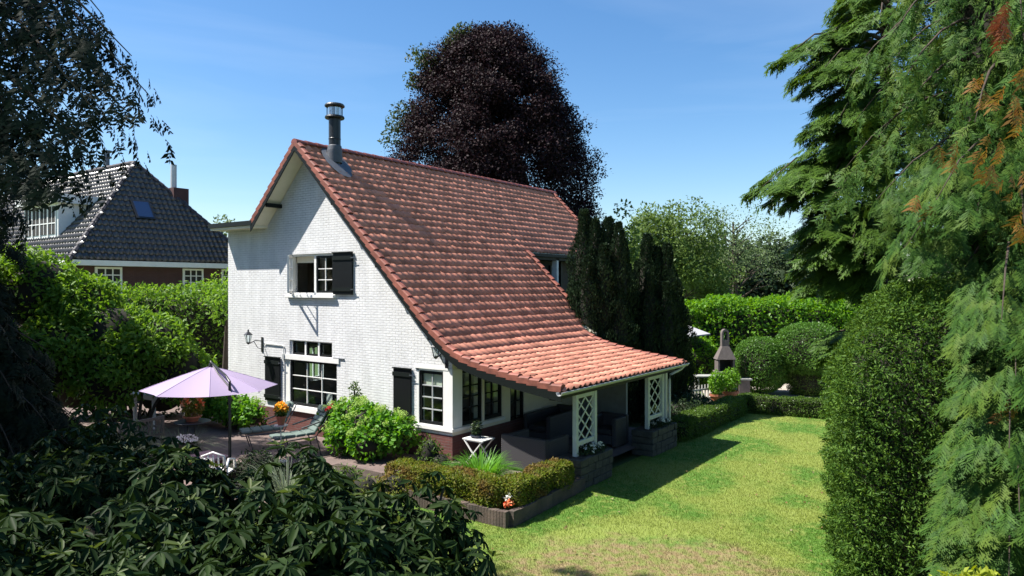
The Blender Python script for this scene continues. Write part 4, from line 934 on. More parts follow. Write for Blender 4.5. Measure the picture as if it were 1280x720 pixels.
hm_ = wp(9.6, 18.2, -.2); hem = empty('hemlock_tree', hm_, 'layered green conifer reaching flat boughs into the sky left of the weeping cypress', 'tree'); mb = MB(); mb.tube([hm_ + (0, 0, i * 1.8) for i in range(10)], [.32 * (1 - i / 10.5) for i in range(10)], 9); paths = []
for px, py, D in ((985, 68, 16.5), (1008, 92, 16), (1012, 108, 17), (1040, 40, 16.5), (1060, 0, 16.5), (1075, -40, 17), (1015, 162, 16.5), (1022, 185, 16), (1025, 205, 17), (1040, 128, 16), (953, 233, 16.2), (975, 245, 16.6), (990, 225, 16.0), (1000, 252, 15.8), (1012, 300, 16.2), (1010, 332, 16.6), (1030, 318, 15.6), (1045, 280, 16), (1050, 345, 16), (1060, 180, 15.5), (1070, 80, 15.5), (1085, 130, 15.5), (1070, 230, 15.5), (1060, 160, 17), (1100, 20, 15.5), (1030, 60, 17), (1055, 365, 15.8), (1080, 320, 15.3), (1045, 210, 15.6), (1030, 85, 15.6), (1050, 145, 15.2), (1025, 350, 16.2), (1020, 285, 15.6), (1065, 300, 15.2)):
    q = at(px, py, D); L = np.linalg.norm(q[:2] - hm_[:2]); p = hm_ + (0, 0, max(1.0, q[2] + .2 - hm_[2] + .15 * L)); m1 = (p + q) / 2 + (0, 0, .12 * L); pts = [p, (p + m1)/2 + (0, 0, .05), m1, (m1 + q)/2 + (0, 0, .06 * L), q]; mb.tube(pts, [.06, .05, .035, .02, .006], 5); paths.append((pts, L))
for i in range(70):
    z = 2 + 13 * rr.random(); az = rr.uniform(0, 2 * math.pi); L = rr.uniform(1.4, 2.3) * (1.2 - z / 22); p = hm_ + (0, 0, z); pts = branch_path(p, az, L, .1, .25 * L, 5); mb.tube(pts, [.05, .04, .03, .02, .006], 5); paths.append((pts, L))
mb.build('trunk', M['bark'], hem, smooth=True)
V, Fc = hang(paths, 50, .30, FRH, .22, .55, start=.3, lat=.7, flat=True, rnds=.25); npmesh('crown', V, Fc, M['l_hem'], hem)

# dark conifer hanging in from the upper left
RG = np.random.default_rng(88); rr = random.Random(88)
lc = wp(-8.4, 8.8, -.2); lt = empty('dark_conifer', lc, 'big shaded conifer hanging dark boughs over the upper left corner', 'tree'); mb = MB(); mb.tube([lc + (0, 0, i * 1.9) for i in range(10)], [.42 * (1 - i / 10.8) for i in range(10)], 10); paths = []
for px, py, D, b in ((186, 118, 7.4, 9.0), (150, 138, 7.2, 8.7), (165, 70, 7.4, 9.0), (125, 145, 7.0, 8.4), (108, 60, 7.5, 9.3), (85, 135, 7.3, 8.2), (108, 182, 6.8, 7.0), (85, 205, 6.9, 6.8), (95, 175, 7.3, 7.0), (72, 215, 7.0, 6.6), (60, 20, 7.5, 9.4), (130, 20, 7.6, 9.8), (20, 200, 7.2, 7.0), (10, 150, 7.2, 7.6), (20, 262, 7.4, 5.8), (10, 250, 7.2, 6.0), (40, 175, 7.2, 7.4), (5, 40, 7.0, 9.0)):
    q = at(px, py, D); p = lc + (0, 0, b); m1 = (p + q) / 2 + (0, 0, .5); pts = [p, (p + m1)/2 + (0, 0, .2), m1, (m1 + q)/2 + (0, 0, .25), q]; mb.tube(pts, [.07, .055, .04, .02, .005], 5); paths.append((pts, np.linalg.norm(p - q)))
for i in range(190):
    z = 2.5 + 14.5 * i / 190; az = i * 2.39996; L = float(np.interp(z, [2, 6, 10, 17], [3.4, 4.0, 3.7, .9])) * rr.uniform(.8, 1.05); p = lc + (0, 0, z); pts = branch_path(p, az, L, .2, .5 * L); e = pts[-1] - CAM; X, Y = e @ Rv, e @ Fv
    if Y > .5 and X / Y > (-110 - 640) / FPX and e[2] / Y < .75:
        L *= .62; pts = branch_path(p, az, L, .2, .5 * L); e = pts[-1] - CAM; X, Y = e @ Rv, e @ Fv
        if X / Y > (-100 - 640) / FPX: continue
    mb.tube(pts, [.06, .05, .045, .035, .025, .015, .006], 5); paths.append((pts, L))
mb.build('trunk', M['bark'], lt, smooth=True)
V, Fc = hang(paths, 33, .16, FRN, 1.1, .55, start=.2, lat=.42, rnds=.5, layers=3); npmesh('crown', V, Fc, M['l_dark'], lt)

# shaded wall of conifer below it, and trees added further left, mostly out of view, to shade this corner
def conifer(c, h, R, m, label, nb_, per, size, seed, grp=None):
    global RG; RG = np.random.default_rng(seed); r = random.Random(seed); t = empty('conifer', c, label, 'tree', grp); mb = MB(); mb.tube([np.array(c) + (0, 0, h * i / 8) for i in range(9)], [.3 * (1 - i / 9) + .01 for i in range(9)], 8); paths = []
    for i in range(nb_):
        z = .03 * h + .95 * h * i / nb_; L = max(.3, R * (1 - (z / h) ** 1.6)) * r.uniform(.8, 1.1); pts = branch_path(np.array(c) + (0, 0, z), i * 2.39996, L, .15, .45 * L); mb.tube(pts, [.04, .035, .03, .024, .018, .01, .004], 5); paths.append((pts, L))
    mb.build('trunk', M['bark'], t); V, Fc = hang(paths, per * 4.5, size * .5, FRN, 1.0, .6, start=.1, lat=.8, rnds=.4, layers=2); npmesh('crown', V, Fc, m, t); core_super(np.array(c) + (0, 0, h * .42), (R * .26, R * .26, h * .4), 2, M['twigshade'], t); return t
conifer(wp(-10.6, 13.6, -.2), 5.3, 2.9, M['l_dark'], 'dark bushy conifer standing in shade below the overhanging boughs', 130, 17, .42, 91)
conifer(wp(-12.6, 11.2, -.2), 15.0, 3.4, M['l_dark'], 'tall dark conifer left of the view, added to shade the bushes', 190, 12, .46, 92)
conifer(wp(-15.6, 17.6, -.2), 18.0, 3.7, M['l_dark'], 'dark conifer at the far left, placed and sized to shade the bench', 130, 11, .46, 93)

# lit bushes at the left
def leafy(name, c, blobs, m, n, size, label, ratio=.55, cat_='shrub', tmpl=LEAF2, core=True, droop=.35, grp=None, Rv=Rv, Fv=Fv):
    t = empty(name, c, label, cat_, grp); parts = []; c = np.array(c, float); mb = MB()
    for dx, dy, z, r, rzv in blobs:
        q = c + dx * Rv + dy * Fv + np.array([0, 0, z])
        k = int(n * r * r)
        for j in range(9):
            d = rnd(1)[0]; d[2] = abs(d[2]) * 1.0 - .25; P, O = ell(q + d * np.array([r, r, rzv]) * .72, (r * .42, r * .42, rzv * .36), k // 9, .3); parts.append(leaf_geo(P, nrm(O + d * .5), size, ratio, tmpl, droop=droop))
        P, O = ell(q, (r * .9, r * .9, rzv * .9), k // 3, .8); parts.append(leaf_geo(P, O, size, ratio, tmpl, droop=droop))
        mb.tube([c + np.array([dx * .25 * Rv[0], dx * .25 * Rv[1], 0]), (c + q) / 2, q], [.06, .045, .02], 6)
        if core: pass
    mb.build('stem', M['bark'], t); npmesh('foliage', *cat(parts), m, t)
    if core:
        for dx, dy, z, r, rzv in blobs: core_super(c + dx * Rv + dy * Fv + np.array([0, 0, z]), (r * .68, r * .68, rzv * .7), 2, M['twigshade'], t)
    return t
RG = np.random.default_rng(101)
leafy('hazel_bush', gp(165, 20.2, -.2), [(-2.6, 0, 4.1, 1.3, 1.4), (-1.6, .2, 3.6, 1.25, 1.25), (-.5, 0, 2.9, 1.25, 1.2), (.5, .1, 2.6, 1.2, 1.1), (-1.6, -.6, 2.5, 1.3, 1.2), (1.1, .4, 1.9, 1.0, 1.0), (-3.4, .4, 4.5, 1.0, 1.2), (-.3, -.5, 1.9, 1.1, 1.0)], M['l_hazel'], 1800, .15, 'big sunlit hazel bush in front of the dark-roofed house')
hq = gp(205, 26.5); hedge('beech_hedge', (hq[0], hq[1], 1.75), (4.0, 1.1, 2.4), 4.5, YAW + rad(8), M['l_hazel'], 24000, .14, 'tall bright green hedge between the hazel bush and the white gable', 'hedge', noise=.22, depth=.4, nfreq=1.3)
leafy('dark_shrub', gp(175, 22.6, -.2), [(-.6, -.2, 1.2, 1.1, 1.0), (.7, 0, 1.0, 1.0, .9), (-1.9, -.3, 1.3, 1.1, 1.1)], M['l_shade'], 1100, .12, 'dark shrub in the shade under the hazel bush')
# slim trunk by the house corner
tr_c = gp(280, 23.5, -.2); tt = empty('young_tree', tr_c, 'slim bare stem beside the left corner of the white gable', 'tree'); MB().tube([tr_c, tr_c + (.05, 0, 1.5), tr_c + (.1, .05, 3.4)], [.12, .1, .05], 8).build('trunk', M['bark'], tt); P, O = ell(tr_c + (.1, 0, 4.0), (.7, .7, .9), 700, .2); npmesh('crown', *leaf_geo(P, O, .13), M['l_hazel'], tt)

# rhododendrons in the shaded foreground
def whorls(P, O, m, parent, name, size=.15, per=9, tilt=(.25, 1.35), jit=.5, young=None):
    k = len(P); ax = nrm(O * .75 + np.array([0, 0, .65]) + rnd(k) * jit); ref = nrm(np.cross(ax, rnd(k))); bt = np.cross(ax, ref); Ps, As, Ns, Sz = [], [], [], []
    for j in range(per):
        a = 2 * math.pi * j / per + RG.random(k) * .5; d = np.cos(a)[:, None] * ref + np.sin(a)[:, None] * bt; dr = tilt[0] + (tilt[1] - tilt[0]) * RG.random(k)
        A = nrm(d - ax * dr[:, None] * .7); Ps.append(P + ax * (.02 * RG.random(k))[:, None]); As.append(A); Ns.append(nrm(ax + d * .4 * dr[:, None] + rnd(k) * .15)); Sz.append(size * (.55 + .8 * RG.random(k)) * (.75 + .5 * np.abs(np.sin(P[:, 0] * 5.1 + P[:, 1] * 3.3))))
    P2, A2, N2, s = map(np.concatenate, (Ps, As, Ns, Sz)); return npmesh(name, *inst(*LEAF2, P2, A2, N2, np.stack([s * .36, s, s * .7], 1)), m, parent)
def rhodo(c, mounds, label, seed, dens=150):
    global RG; RG = np.random.default_rng(seed); t = empty('rhododendron_bush', c, label, 'shrub', 'rhododendrons in the foreground'); Ps, Os = [], []; mb = MB()
    for px, D, py, r, h in mounds:
        top = at(px, py, D); q = top - np.array([0, 0, h]); n = int(dens * r * r * 4)
        P, O = ell(q, (r, r, h), n, .7, up=1); keep = (P[:, 2] > -.1); P, O = P[keep], O[keep]; P = P + O * (.18 * np.sin(P[:, :1] * 3.1 + P[:, 1:2] * 4.3 + P[:, 2:3] * 3.7)); Ps.append(P); Os.append(O)
        for i in range(5): mb.tube([np.array([c[0], c[1], -.2]) * .5 + np.array([q[0], q[1], -.2]) * .5, (q + np.array([q[0], q[1], -.2])) / 2, P[i * 7 % len(P)]], [.04, .03, .012], 5)
        core_super(q, (r * .66, r * .66, h * .7), 2, M['twigshade'], t)
    mb.build('stem', M['bark'], t); P, O = np.concatenate(Ps), np.concatenate(Os)
    d = P - CAM; Y = d @ Fv; keep = Y > 1.6; P, O = P[keep], O[keep]
    whorls(P, O, M['l_rhodo'], t, 'foliage', .125)
    k = RG.random(len(P)) < .10; whorls(P[k] + O[k] * .05, O[k], M['l_rhodon'], t, 'young_shoots', .085, 6, (-.9, -.2))
    return t
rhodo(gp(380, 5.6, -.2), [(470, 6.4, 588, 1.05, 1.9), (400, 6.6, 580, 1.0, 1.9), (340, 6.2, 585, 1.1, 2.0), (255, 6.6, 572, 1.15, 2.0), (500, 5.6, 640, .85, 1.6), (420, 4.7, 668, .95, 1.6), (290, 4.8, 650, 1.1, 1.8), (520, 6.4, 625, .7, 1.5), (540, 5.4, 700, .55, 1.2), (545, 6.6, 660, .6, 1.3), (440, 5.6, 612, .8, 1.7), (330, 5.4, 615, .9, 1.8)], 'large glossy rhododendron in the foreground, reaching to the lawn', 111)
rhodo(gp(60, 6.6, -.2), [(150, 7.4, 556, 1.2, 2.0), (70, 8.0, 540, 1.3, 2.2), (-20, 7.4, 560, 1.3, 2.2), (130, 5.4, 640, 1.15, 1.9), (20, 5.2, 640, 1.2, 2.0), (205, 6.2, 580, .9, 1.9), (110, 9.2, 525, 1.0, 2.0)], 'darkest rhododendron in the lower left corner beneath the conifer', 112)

# ------------------------------------------------------------------ terrace planting
RG = np.random.default_rng(121)
WX, WY = np.array([1.0, 0, 0]), np.array([0, 1.0, 0])
def hydrangea(c, blobs, label, flowers=40):
    t = leafy('hydrangea', c, blobs, M['l_hydr'], 3000, .115, label, ratio=.72, core=True, droop=.2, grp='hydrangeas along the gable', Rv=WX, Fv=WY)
    parts = []
    for dx, dy, z, r, rzv in blobs:
        for j in range(int(flowers * r)):
            d = rnd(1)[0]; d[2] = abs(d[2]) * .8 + .35; d /= np.linalg.norm(d); q = np.array(c) + np.array([dx, dy, z]) + d * np.array([r, r, rzv]) * 1.08; P, O = ell(q, (.085, .085, .065), 60, .5); parts.append(leaf_geo(P, O, .035, .9, LEAF1))
    npmesh('blossoms', *cat(parts), M['l_hydrf'], t); return t
hydrangea((-2.1, -.62, 0), [(-1.2, .05, .72, .5, .5), (-.65, 0, .78, .56, .56), (-.05, -.05, .72, .58, .56), (.5, -.05, .66, .56, .52), (.95, .0, .6, .48, .48), (-.5, -.4, .45, .5, .45), (.4, -.45, .4, .5, .42)], 'wide lime-flowered hydrangea between the lounge chairs and the corner window', 20)
hydrangea((-7.7, -.75, 0), [(-1.2, .0, .62, .5, .5), (-.6, -.05, .62, .52, .5), (.0, -.05, .6, .52, .5), (.5, -.05, .55, .48, .45), (.9, .0, .5, .4, .42)], 'bright hydrangea under the wall behind the parasol pole', 5)
leafy('flowering_plant', (.55, -1.25, 0), [(-.1, .05, .48, .28, .45), (.15, -.1, .3, .28, .3)], M['l_box'], 4200, .07, 'loose pale green plant in front of the house corner', ratio=.4)
leafy('flowering_plant', (1.15, -1.3, 0), [(0, .1, .22, .3, .22)], M['l_shade'], 2600, .07, 'small dusky plant between the pale plant and the daylily', ratio=.4)
leafy('climbing_rose', (-3.0, -.35, 0), [(.1, 0, 1.15, .18, .35), (.0, 0, 1.5, .13, .22)], M['l_box'], 6000, .06, 'thin upright rose against the white wall above the hydrangea', core=False)
leafy('fern_plant', gp(318, 14.6, 0), [(0, 0, .42, .42, .42), (.35, .1, .34, .32, .34), (-.4, 0, .3, .34, .3)], M['l_shade'], 2600, .085, 'green border plant between the white chair and the stone path', ratio=.35)
leafy('fern_plant', gp(398, 13.6, 0), [(0, 0, .4, .4, .4), (.5, .1, .36, .38, .36)], M['l_box'], 2600, .085, 'brighter green border plant below the right-hand lounger', ratio=.35)
leafy('fern_plant', gp(118, 16.2, 0), [(0, 0, .5, .5, .5), (.5, .3, .4, .4, .4)], M['l_shade'], 2200, .1, 'dark border plant left of the wooden bench', ratio=.4)
leafy('fern_plant', gp(455, 13.2, 0), [(0, 0, .36, .36, .36), (.5, .2, .34, .34, .34)], M['l_lonic'], 2600, .08, 'yellowish border plant below the wide hydrangea', ratio=.4)
def blades(name, c, n, L, w, m, label, category, spread=.3, lean=.8, grp=None):
    c = np.array(c, float); t = empty(name, c, label, category, grp); a = RG.random(n) * 2 * math.pi; u = np.stack([np.cos(a), np.sin(a), np.zeros(n)], 1); b = c + u * (spread * np.sqrt(RG.random(n)))[:, None]; V = []; Fc = []; ks = 6; l = L * (.65 + .5 * RG.random(n)); le = lean * (.25 + .9 * RG.random(n)); sd = np.cross(u, (0, 0, 1.0))
    rows = []
    for i in range(ks + 1):
        t_ = i / ks; p = b + u * (l * le * t_ ** 1.5)[:, None] + np.array([0, 0, 1.0]) * (l * (t_ * 1.0 - .75 * le * t_ ** 2.6))[:, None]; ww = (w * (1 - t_ ** 2) + .001) * (1 if i < ks else 0.1); rows += [p - sd * ww, p + sd * ww]
    V = np.stack(rows, 1); k = 2 * (ks + 1); f = np.array([(2*i, 2*i+1, 2*i+3, 2*i+2) for i in range(ks)]); Fc = (f[None] + (np.arange(n) * k)[:, None, None]).reshape(-1, 4); npmesh('blades', V.reshape(-1, 3), Fc, m, t)
    MB().lathe([(spread * .8, 0), (spread * .6, .05), (.02, .07)], c, 10).build('root_crown', M['soil'], t); return t
dl = np.array([1.75, -1.15, .02]); blades('daylily', dl, 900, .82, .010, M['l_lily'], 'bright green daylily clump with arching leaves before the wicker sofa', 'plant', .34, 1.05)
blades('ornamental_grass', gp(172, 17.2, 0), 260, 1.15, .006, M['l_grassy'], 'grey-green grass arching behind the wooden bench', 'plant', .3, .95, 'ornamental grasses on the terrace')
blades('ornamental_grass', gp(228, 17.0, 0), 260, .95, .006, M['l_grassy'], 'fine grass to the right of the wooden bench', 'plant', .3, .85, 'ornamental grasses on the terrace')
blades('ornamental_grass', gp(358, 13.6, 0), 320, 1.1, .006, M['l_grassy'], 'feathery grass in front of the two lounge chairs', 'plant', .35, .8, 'ornamental grasses on the terrace')
blades('ornamental_grass', gp(135, 15.8, 0), 220, 1.2, .006, M['l_grassy'], 'dim grass left of the wooden bench', 'plant', .3, .95, 'ornamental grasses on the terrace')

# ------------------------------------------------------------------ veranda furniture and planters
def planter(y0, y1, label):
    t = empty('stone_planter', (3.0, (y0 + y1) / 2, -.2), label, 'planter', 'stone planters under the trellis posts'); mb = MB(); r = random.Random(int(y0 * 10))
    x0, x1, z0 = 2.72, 3.34, -.22
    for lev in range(4):
        zz = z0 + lev * .165; y = y0 - .02 * (lev % 2)
        while y < y1 - .05:
            l = r.uniform(.2, .36); l = min(l, y1 - y); j = lambda: r.uniform(-.012, .012); mb.box(x0 + j(), x1 + j(), y + .006, y + l - .006, zz + .004, zz + .16 + j() * .4); y += l
    mb.build('stone_wall', M['stone'], t, bevel=.015); MB().box(x0 + .08, x1 - .08, y0 + .1, y1 - .1, .40, .445).build('soil', M['soil'], t)
    P, O = ell((3.08, (y0 + y1) / 2 + .1, .50), (.26, (y1 - y0) * .42, .09), 900, .1); npmesh('foliage', *leaf_geo(P, O, .06), M['l_shade'], t)
    k = 26; c = np.stack([3.05 + RG.uniform(-.2, .28, k), (y0 + y1) / 2 + RG.uniform(-.3, .45, k), .53 + RG.uniform(0, .09, k)], 1); parts = []
    for q in c: P, O = ell(q, (.03, .03, .018), 10, .4); parts.append(leaf_geo(P, O, .035, .8))
    npmesh('blossoms', *cat(parts), M['f_white'], t)
planter(.3, 1.75, 'stone planter with white flowers under the nearer trellis post'); planter(3.95, 5.5, 'stone planter with white flowers under the farther trellis post')
M['wicker'] = mat('dark_wicker', (.045, .042, .046), .6)
def wickermat():
    m = M['wicker']; t = m.node_tree; N = t.nodes; b = N['Principled BSDF']; g = N.new('ShaderNodeTexCoord'); w = N.new('ShaderNodeTexWave'); w.wave_type = 'BANDS'; w.bands_direction = 'DIAGONAL'; w.inputs['Scale'].default_value = 14; w.inputs['Distortion'].default_value = .6; t.links.new(g.outputs['Object'], w.inputs[0])
    bp = N.new('ShaderNodeBump'); bp.inputs['Strength'].default_value = .8; bp.inputs['Distance'].default_value = .01; t.links.new(w.outputs[0], bp.inputs['Height']); t.links.new(bp.outputs[0], b.inputs['Normal'])
wickermat(); M['cushion'] = mat('charcoal_cushion', (.035, .035, .038), .9, var=.2)
def sofa(name, x0, x1, y0, y1, label, back='y0', h=.78):
    t = empty(name, ((x0 + x1)/2, (y0 + y1)/2, 0), label, 'sofa' if x1 - x0 > .9 else 'armchair', 'wicker seats on the veranda')
    MB().box(x0 + .13, x1 - .13, y0 + .13, y1 - .02, .08, .32).build('base', M['wicker'], t, bevel=.02)
    if back == 'y0': MB().box(x0, x1, y0, y0 + .125, .03, h).build('backrest', M['wicker'], t, bevel=.025)
    else: MB().box(x0, x1, y1 - .015, y1 + .11, .03, h).build('backrest', M['wicker'], t, bevel=.025)
    for a in (x0, x1 - .125): MB().box(a, a + .125, y0 + .127, y1 - .018, .03, h - .03).build('armrest', M['wicker'], t, bevel=.025)
    MB().box(x0 + .15, x1 - .15, y0 + .16, y1 - .04, .325, .47).build('seat_cushion', M['cushion'], t, bevel=.04)
    return t
sofa('wicker_sofa', 1.28, 2.5, .2, 1.2, 'dark wicker sofa with its back to the lawn bed, partly sunlit')
sofa('wicker_armchair', 1.75, 2.55, 3.3, 4.05, 'dark wicker armchair in deep shade beside the farther trellis post', back='y1')
sofa('wicker_sofa', .15, 1.0, 2.6, 4.4, 'dark wicker sofa in deep shade against the veranda wall', back='y1')
def folding_table(c, label):
    t = empty('folding_table', c, label, 'table'); c = np.array(c); h = .58
    mb = MB()
    for i in range(5): mb.box(c[0] - .30 + i * .122, c[0] - .19 + i * .122, c[1] - .24, c[1] + .24, h, h + .022)
    mb.box(c[0] - .28, c[0] + .28, c[1] - .22, c[1] - .18, h - .03, h - .002).box(c[0] - .28, c[0] + .28, c[1] + .18, c[1] + .22, h - .03, h - .002); mb.build('table_top', M['white'], t)
    for y in (-.21, .21):
        for s in (-1, 1): MB().bar(c + (-.25 * s, y + .015 * s, .0), c + (.25 * s, y + .015 * s, h - .01), .035, .02).build('leg', M['white'], t)
    return t
ft = (.62, .22, 0); folding_table(ft, 'small white folding table at the house corner')
pz = empty('potted_plant', (.55, .2, .60), 'dark bowl with small plant on the white folding table', 'plant'); M['navy'] = mat('dark_blue_pot', (.02, .025, .05), .3)
MB().lathe([(.06, .605), (.13, .63), (.14, .66), (.12, .66)], (.55, .2, 0), 16).build('bowl', M['navy'], pz); P, O = ell((.55, .2, .82), (.1, .1, .18), 260, .1); npmesh('foliage', *leaf_geo(P, O, .09, .3), M['l_shade'], pz)

# ------------------------------------------------------------------ terrace furniture
M['canopy'] = leafmat('lilac_canvas', [(.50, .41, .58), (.50, .41, .58)], rough=.85, trans=.35, tcol=.5, spec=.1)
Dp = 15.6; pcn = gp(263, Dp + .15, 0); par = empty('parasol', gp(287, Dp - .2, 0), 'lilac cantilever parasol open over the terrace', 'parasol')
def pz_(py, D): return CAM[2] + D * (HZ - py) / FPX
Rp = 1.42; ztop = pz_(459, Dp); zr = ztop - .47; nr_ = 8
V = []; Fc = []; ns = 6; nd = 6
for i in range(nr_):
    a0 = YAW + rad(22) + 2*math.pi*i/nr_; a1 = YAW + rad(22) + 2*math.pi*(i+1)/nr_
    for j in range(nd + 1):
        tt_ = (j + .0) / nd
        for k in range(ns + 1):
            s = k / ns; p = np.array([math.cos(a0), math.sin(a0)]) * (1 - s) + np.array([math.cos(a1), math.sin(a1)]) * s; sag = 4 * s * (1 - s); pinch = 1 - .085 * sag * tt_ ** 2
            V.append((pcn[0] + p[0] * Rp * tt_ * pinch, pcn[1] + p[1] * Rp * tt_ * pinch, ztop - (ztop - zr) * tt_ ** 1.12 - .03 * sag * tt_))
    o = i * (nd + 1) * (ns + 1)
    for j in range(nd):
        for k in range(ns): b = o + j * (ns + 1) + k; Fc.append((b, b + 1, b + ns + 2, b + ns + 1))
npmesh('canopy', np.array(V), np.array(Fc), M['canopy'], par, smooth=True)
rb = MB()
for i in range(nr_):
    a0 = YAW + rad(22) + 2*math.pi*i/nr_; rb.tube([(pcn[0], pcn[1], ztop - .05), (pcn[0] + math.cos(a0) * Rp * .98, pcn[1] + math.sin(a0) * Rp * .98, zr - .02)], .010, 5)
rb.build('ribs', M['steelblk'], par)
M['seam'] = mat('lilac_seam', (.38, .30, .46), .9); sm_ = MB()
for i in range(nr_):
    a0 = YAW + rad(22) + 2*math.pi*i/nr_; sm_.tube([(pcn[0] + math.cos(a0) * Rp * q, pcn[1] + math.sin(a0) * Rp * q, ztop - (ztop - zr) * q ** 1.12 + .002) for q in (.02, .25, .5, .75, 1.0)], .007, 5)
sm_.build('seams', M['seam'], par)
pb = gp(287, Dp - .6, 0); hub = np.array([pcn[0], pcn[1], ztop])
zk = pz_(484, Dp - .6)
pole = MB().tube([pb, pb + (0, 0, zk - pb[2])], .032, 10).tube([pb + (0, 0, 0), pb + (0, 0, .06)], .2, 12).build('pole', M['steelblk'], par)
el = np.array([pb[0], pb[1], zk]); MB().tube([el - (0, 0, .12), el + (0, 0, .12), el * .8 + hub * .2 + (0, 0, .16), hub + (0, 0, .10)], [.026, .026, .024, .02], 8).tube([el, (hub + (0, 0, .08)) * .6 + el * .4 + (0, 0, -.02), hub + (0, 0, .12)], .018, 6).build('cantilever_arm', M['steelblk'], par)
MB().lathe([(.03, ztop - .1), (.05, ztop), (.05, ztop + .02), (.015, ztop + .1)], (pcn[0], pcn[1], 0), 10).build('hub', M['steelblk'], par)
MB().tube([el, el + (.06, .0, -.1), el + (.14, .05, -.2)], .012, 5).build('crank_handle', M['steelblk'], par)

M['sage'] = mat('sage_cushion', (.125, .17, .15), .9, var=.18, nscale=9, bump=.2, bscale=14); M['tube'] = mat('lounger_frame', (.06, .065, .07), .4)
def lounger(foot, hip, top, label):
    foot, hip, top = (np.array(q, float) for q in (foot, hip, top)); t = empty('lounge_chair', (*((foot + hip) / 2)[:2], 0), label, 'lounge chair', 'cushioned loungers under the big window')
    d = hip - foot; d[2] = 0; d /= np.linalg.norm(d); sd = np.cross(d, (0, 0, 1.0)); w = .27
    fr = MB()
    for s in (-1, 1): fr.tube([foot + sd * s * w - (0, 0, .05), hip + sd * s * w - (0, 0, .05), top + sd * s * w - d * -.04], .016, 6)
    fr.tube([foot - sd * w - (0, 0, .05), foot + sd * w - (0, 0, .05)], .016, 6); fr.build('frame', M['tube'], t)
    mid = (foot + hip) / 2
    for p in (foot * .85 + hip * .15, hip):
        for s in (-1, 1): q = p + sd * s * w; MB().tube([q - (0, 0, .06), (q[0] + d[0] * .12, q[1] + d[1] * .12, 0)], .015, 6).build('leg', M['tube'], t)
    for s in (-1, 1):
        a = hip + sd * s * (w + .03); b = hip * .35 + top * .65 + sd * s * (w + .03); MB().bar(a - d * .38 + (0, 0, .2), b * .5 + a * .5 + (0, 0, .12), .05, .025).build('armrest', M['tube'], t)
    def pad(name, p, q, n, th):
        v = MB(); dd = (q - p) / n; up = np.cross(sd, nrm(q - p)); up = up if up[2] > 0 else -up
        for i in range(n): v.obox(p + dd * (i + .5) + up * th * .5, dd * .47, sd * (w - .01), up * th * .5)
        v.build(name, M['sage'], t, bevel=.025)
    pad('seat_cushion', foot, hip, 4, .07); pad('back_cushion', hip + (0, 0, .03), top, 5, .08)
    hd = (top - hip); hd /= np.linalg.norm(hd); up = np.cross(sd, hd); up = up if up[2] > 0 else -up
    MB().obox(top - hd * .14 + up * .12, hd * .1, sd * .2, up * .045).build('head_pillow', M['sage'], t, bevel=.035); return t
lounger(at(340, 549, 17.0), at(390, 541, 17.6), at(408, 509, 18.3), 'right-hand lounger with grey-green cushions, beside the hydrangea')
lounger(at(300, 541, 18.0), at(352, 535, 18.5), at(366, 503, 19.1), 'left-hand lounger with grey-green cushions, behind the yellow flowerpot')
# flower pot on a slim stand
fp = at(351, 531, 16.8); fs = empty('plant_stand', (fp[0], fp[1], 0), 'slim grey metal stand under the yellow flowerpot', 'stand')
MB().tube([(fp[0], fp[1], .02), (fp[0], fp[1], fp[2] - .02)], .014, 6).build('pole', M['zinc'], fs); MB().lathe([(.16, fp[2] - .025), (.16, fp[2] - .004)], (fp[0], fp[1], 0), 14).build('plate', M['zinc'], fs)
MB().lathe([(.15, 0), (.15, .02), (.03, .04)], (fp[0], fp[1], 0), 14).build('foot', M['zinc'], fs)
def pot(name, c, r, h, label, leaf, flower=None, fh=.25, grp=None, potm='terracotta', n=500, nf=60, lsz=.07):
    c = np.array(c, float); t = empty(name, c, label, 'flowerpot', grp); MB().lathe([(r * .62, 0), (r * .92, h * .8), (r * 1.05, h * .8), (r * 1.05, h), (r * .9, h), (r * .85, h * .9)], c, 18).build('pot', M[potm], t, smooth=False)
    P, O = ell(c + (0, 0, h + fh * .55), (r * 1.1, r * 1.1, fh * .6), n, .1); npmesh('foliage', *leaf_geo(P, O, lsz, .5), M[leaf], t)
    if flower:
        parts = []
        for j in range(nf):
            d = rnd(1)[0]; d[2] = abs(d[2]); q = c + (0, 0, h + fh * .55) + d * (r * 1.2, r * 1.2, fh * .75); P, O = ell(q, (.022, .022, .016), 8, .4); parts.append(leaf_geo(P, O, .045, .7))
        npmesh('blossoms', *cat(parts), M[flower], t)
    return t
pot('flower_pot', fp, .115, .21, 'terracotta pot of yellow and orange flowers in front of the loungers', 'l_box', 'f_yellow', .24, n=420, nf=70)
# round table with planted bowl
rt_ = gp(240, 17.6, 0); ztb = pz_(527, 17.6); tb2 = empty('round_table', rt_, 'small round dark metal table under the planted bowl', 'table')
MB().lathe([(.42, ztb - .02), (.43, ztb), (.42, ztb + .012)], (rt_[0], rt_[1], 0), 24).build('table_top', M['steelblk'], tb2)
for i in range(3): a = 2*math.pi*i/3; MB().tube([(rt_[0] + .1*math.cos(a), rt_[1] + .1*math.sin(a), ztb - .02), (rt_[0] + .12*math.cos(a), rt_[1] + .12*math.sin(a), .35), (rt_[0] + .36*math.cos(a), rt_[1] + .36*math.sin(a), 0)], .014, 6).build('leg', M['steelblk'], tb2)
pot('planted_bowl', (rt_[0], rt_[1], ztb + .013), .21, .13, 'dark red bowl with tall grassy plant and orange-white blooms on the round table', 'l_lonic', 'f_orange', .42, n=700, nf=50, lsz=.08)
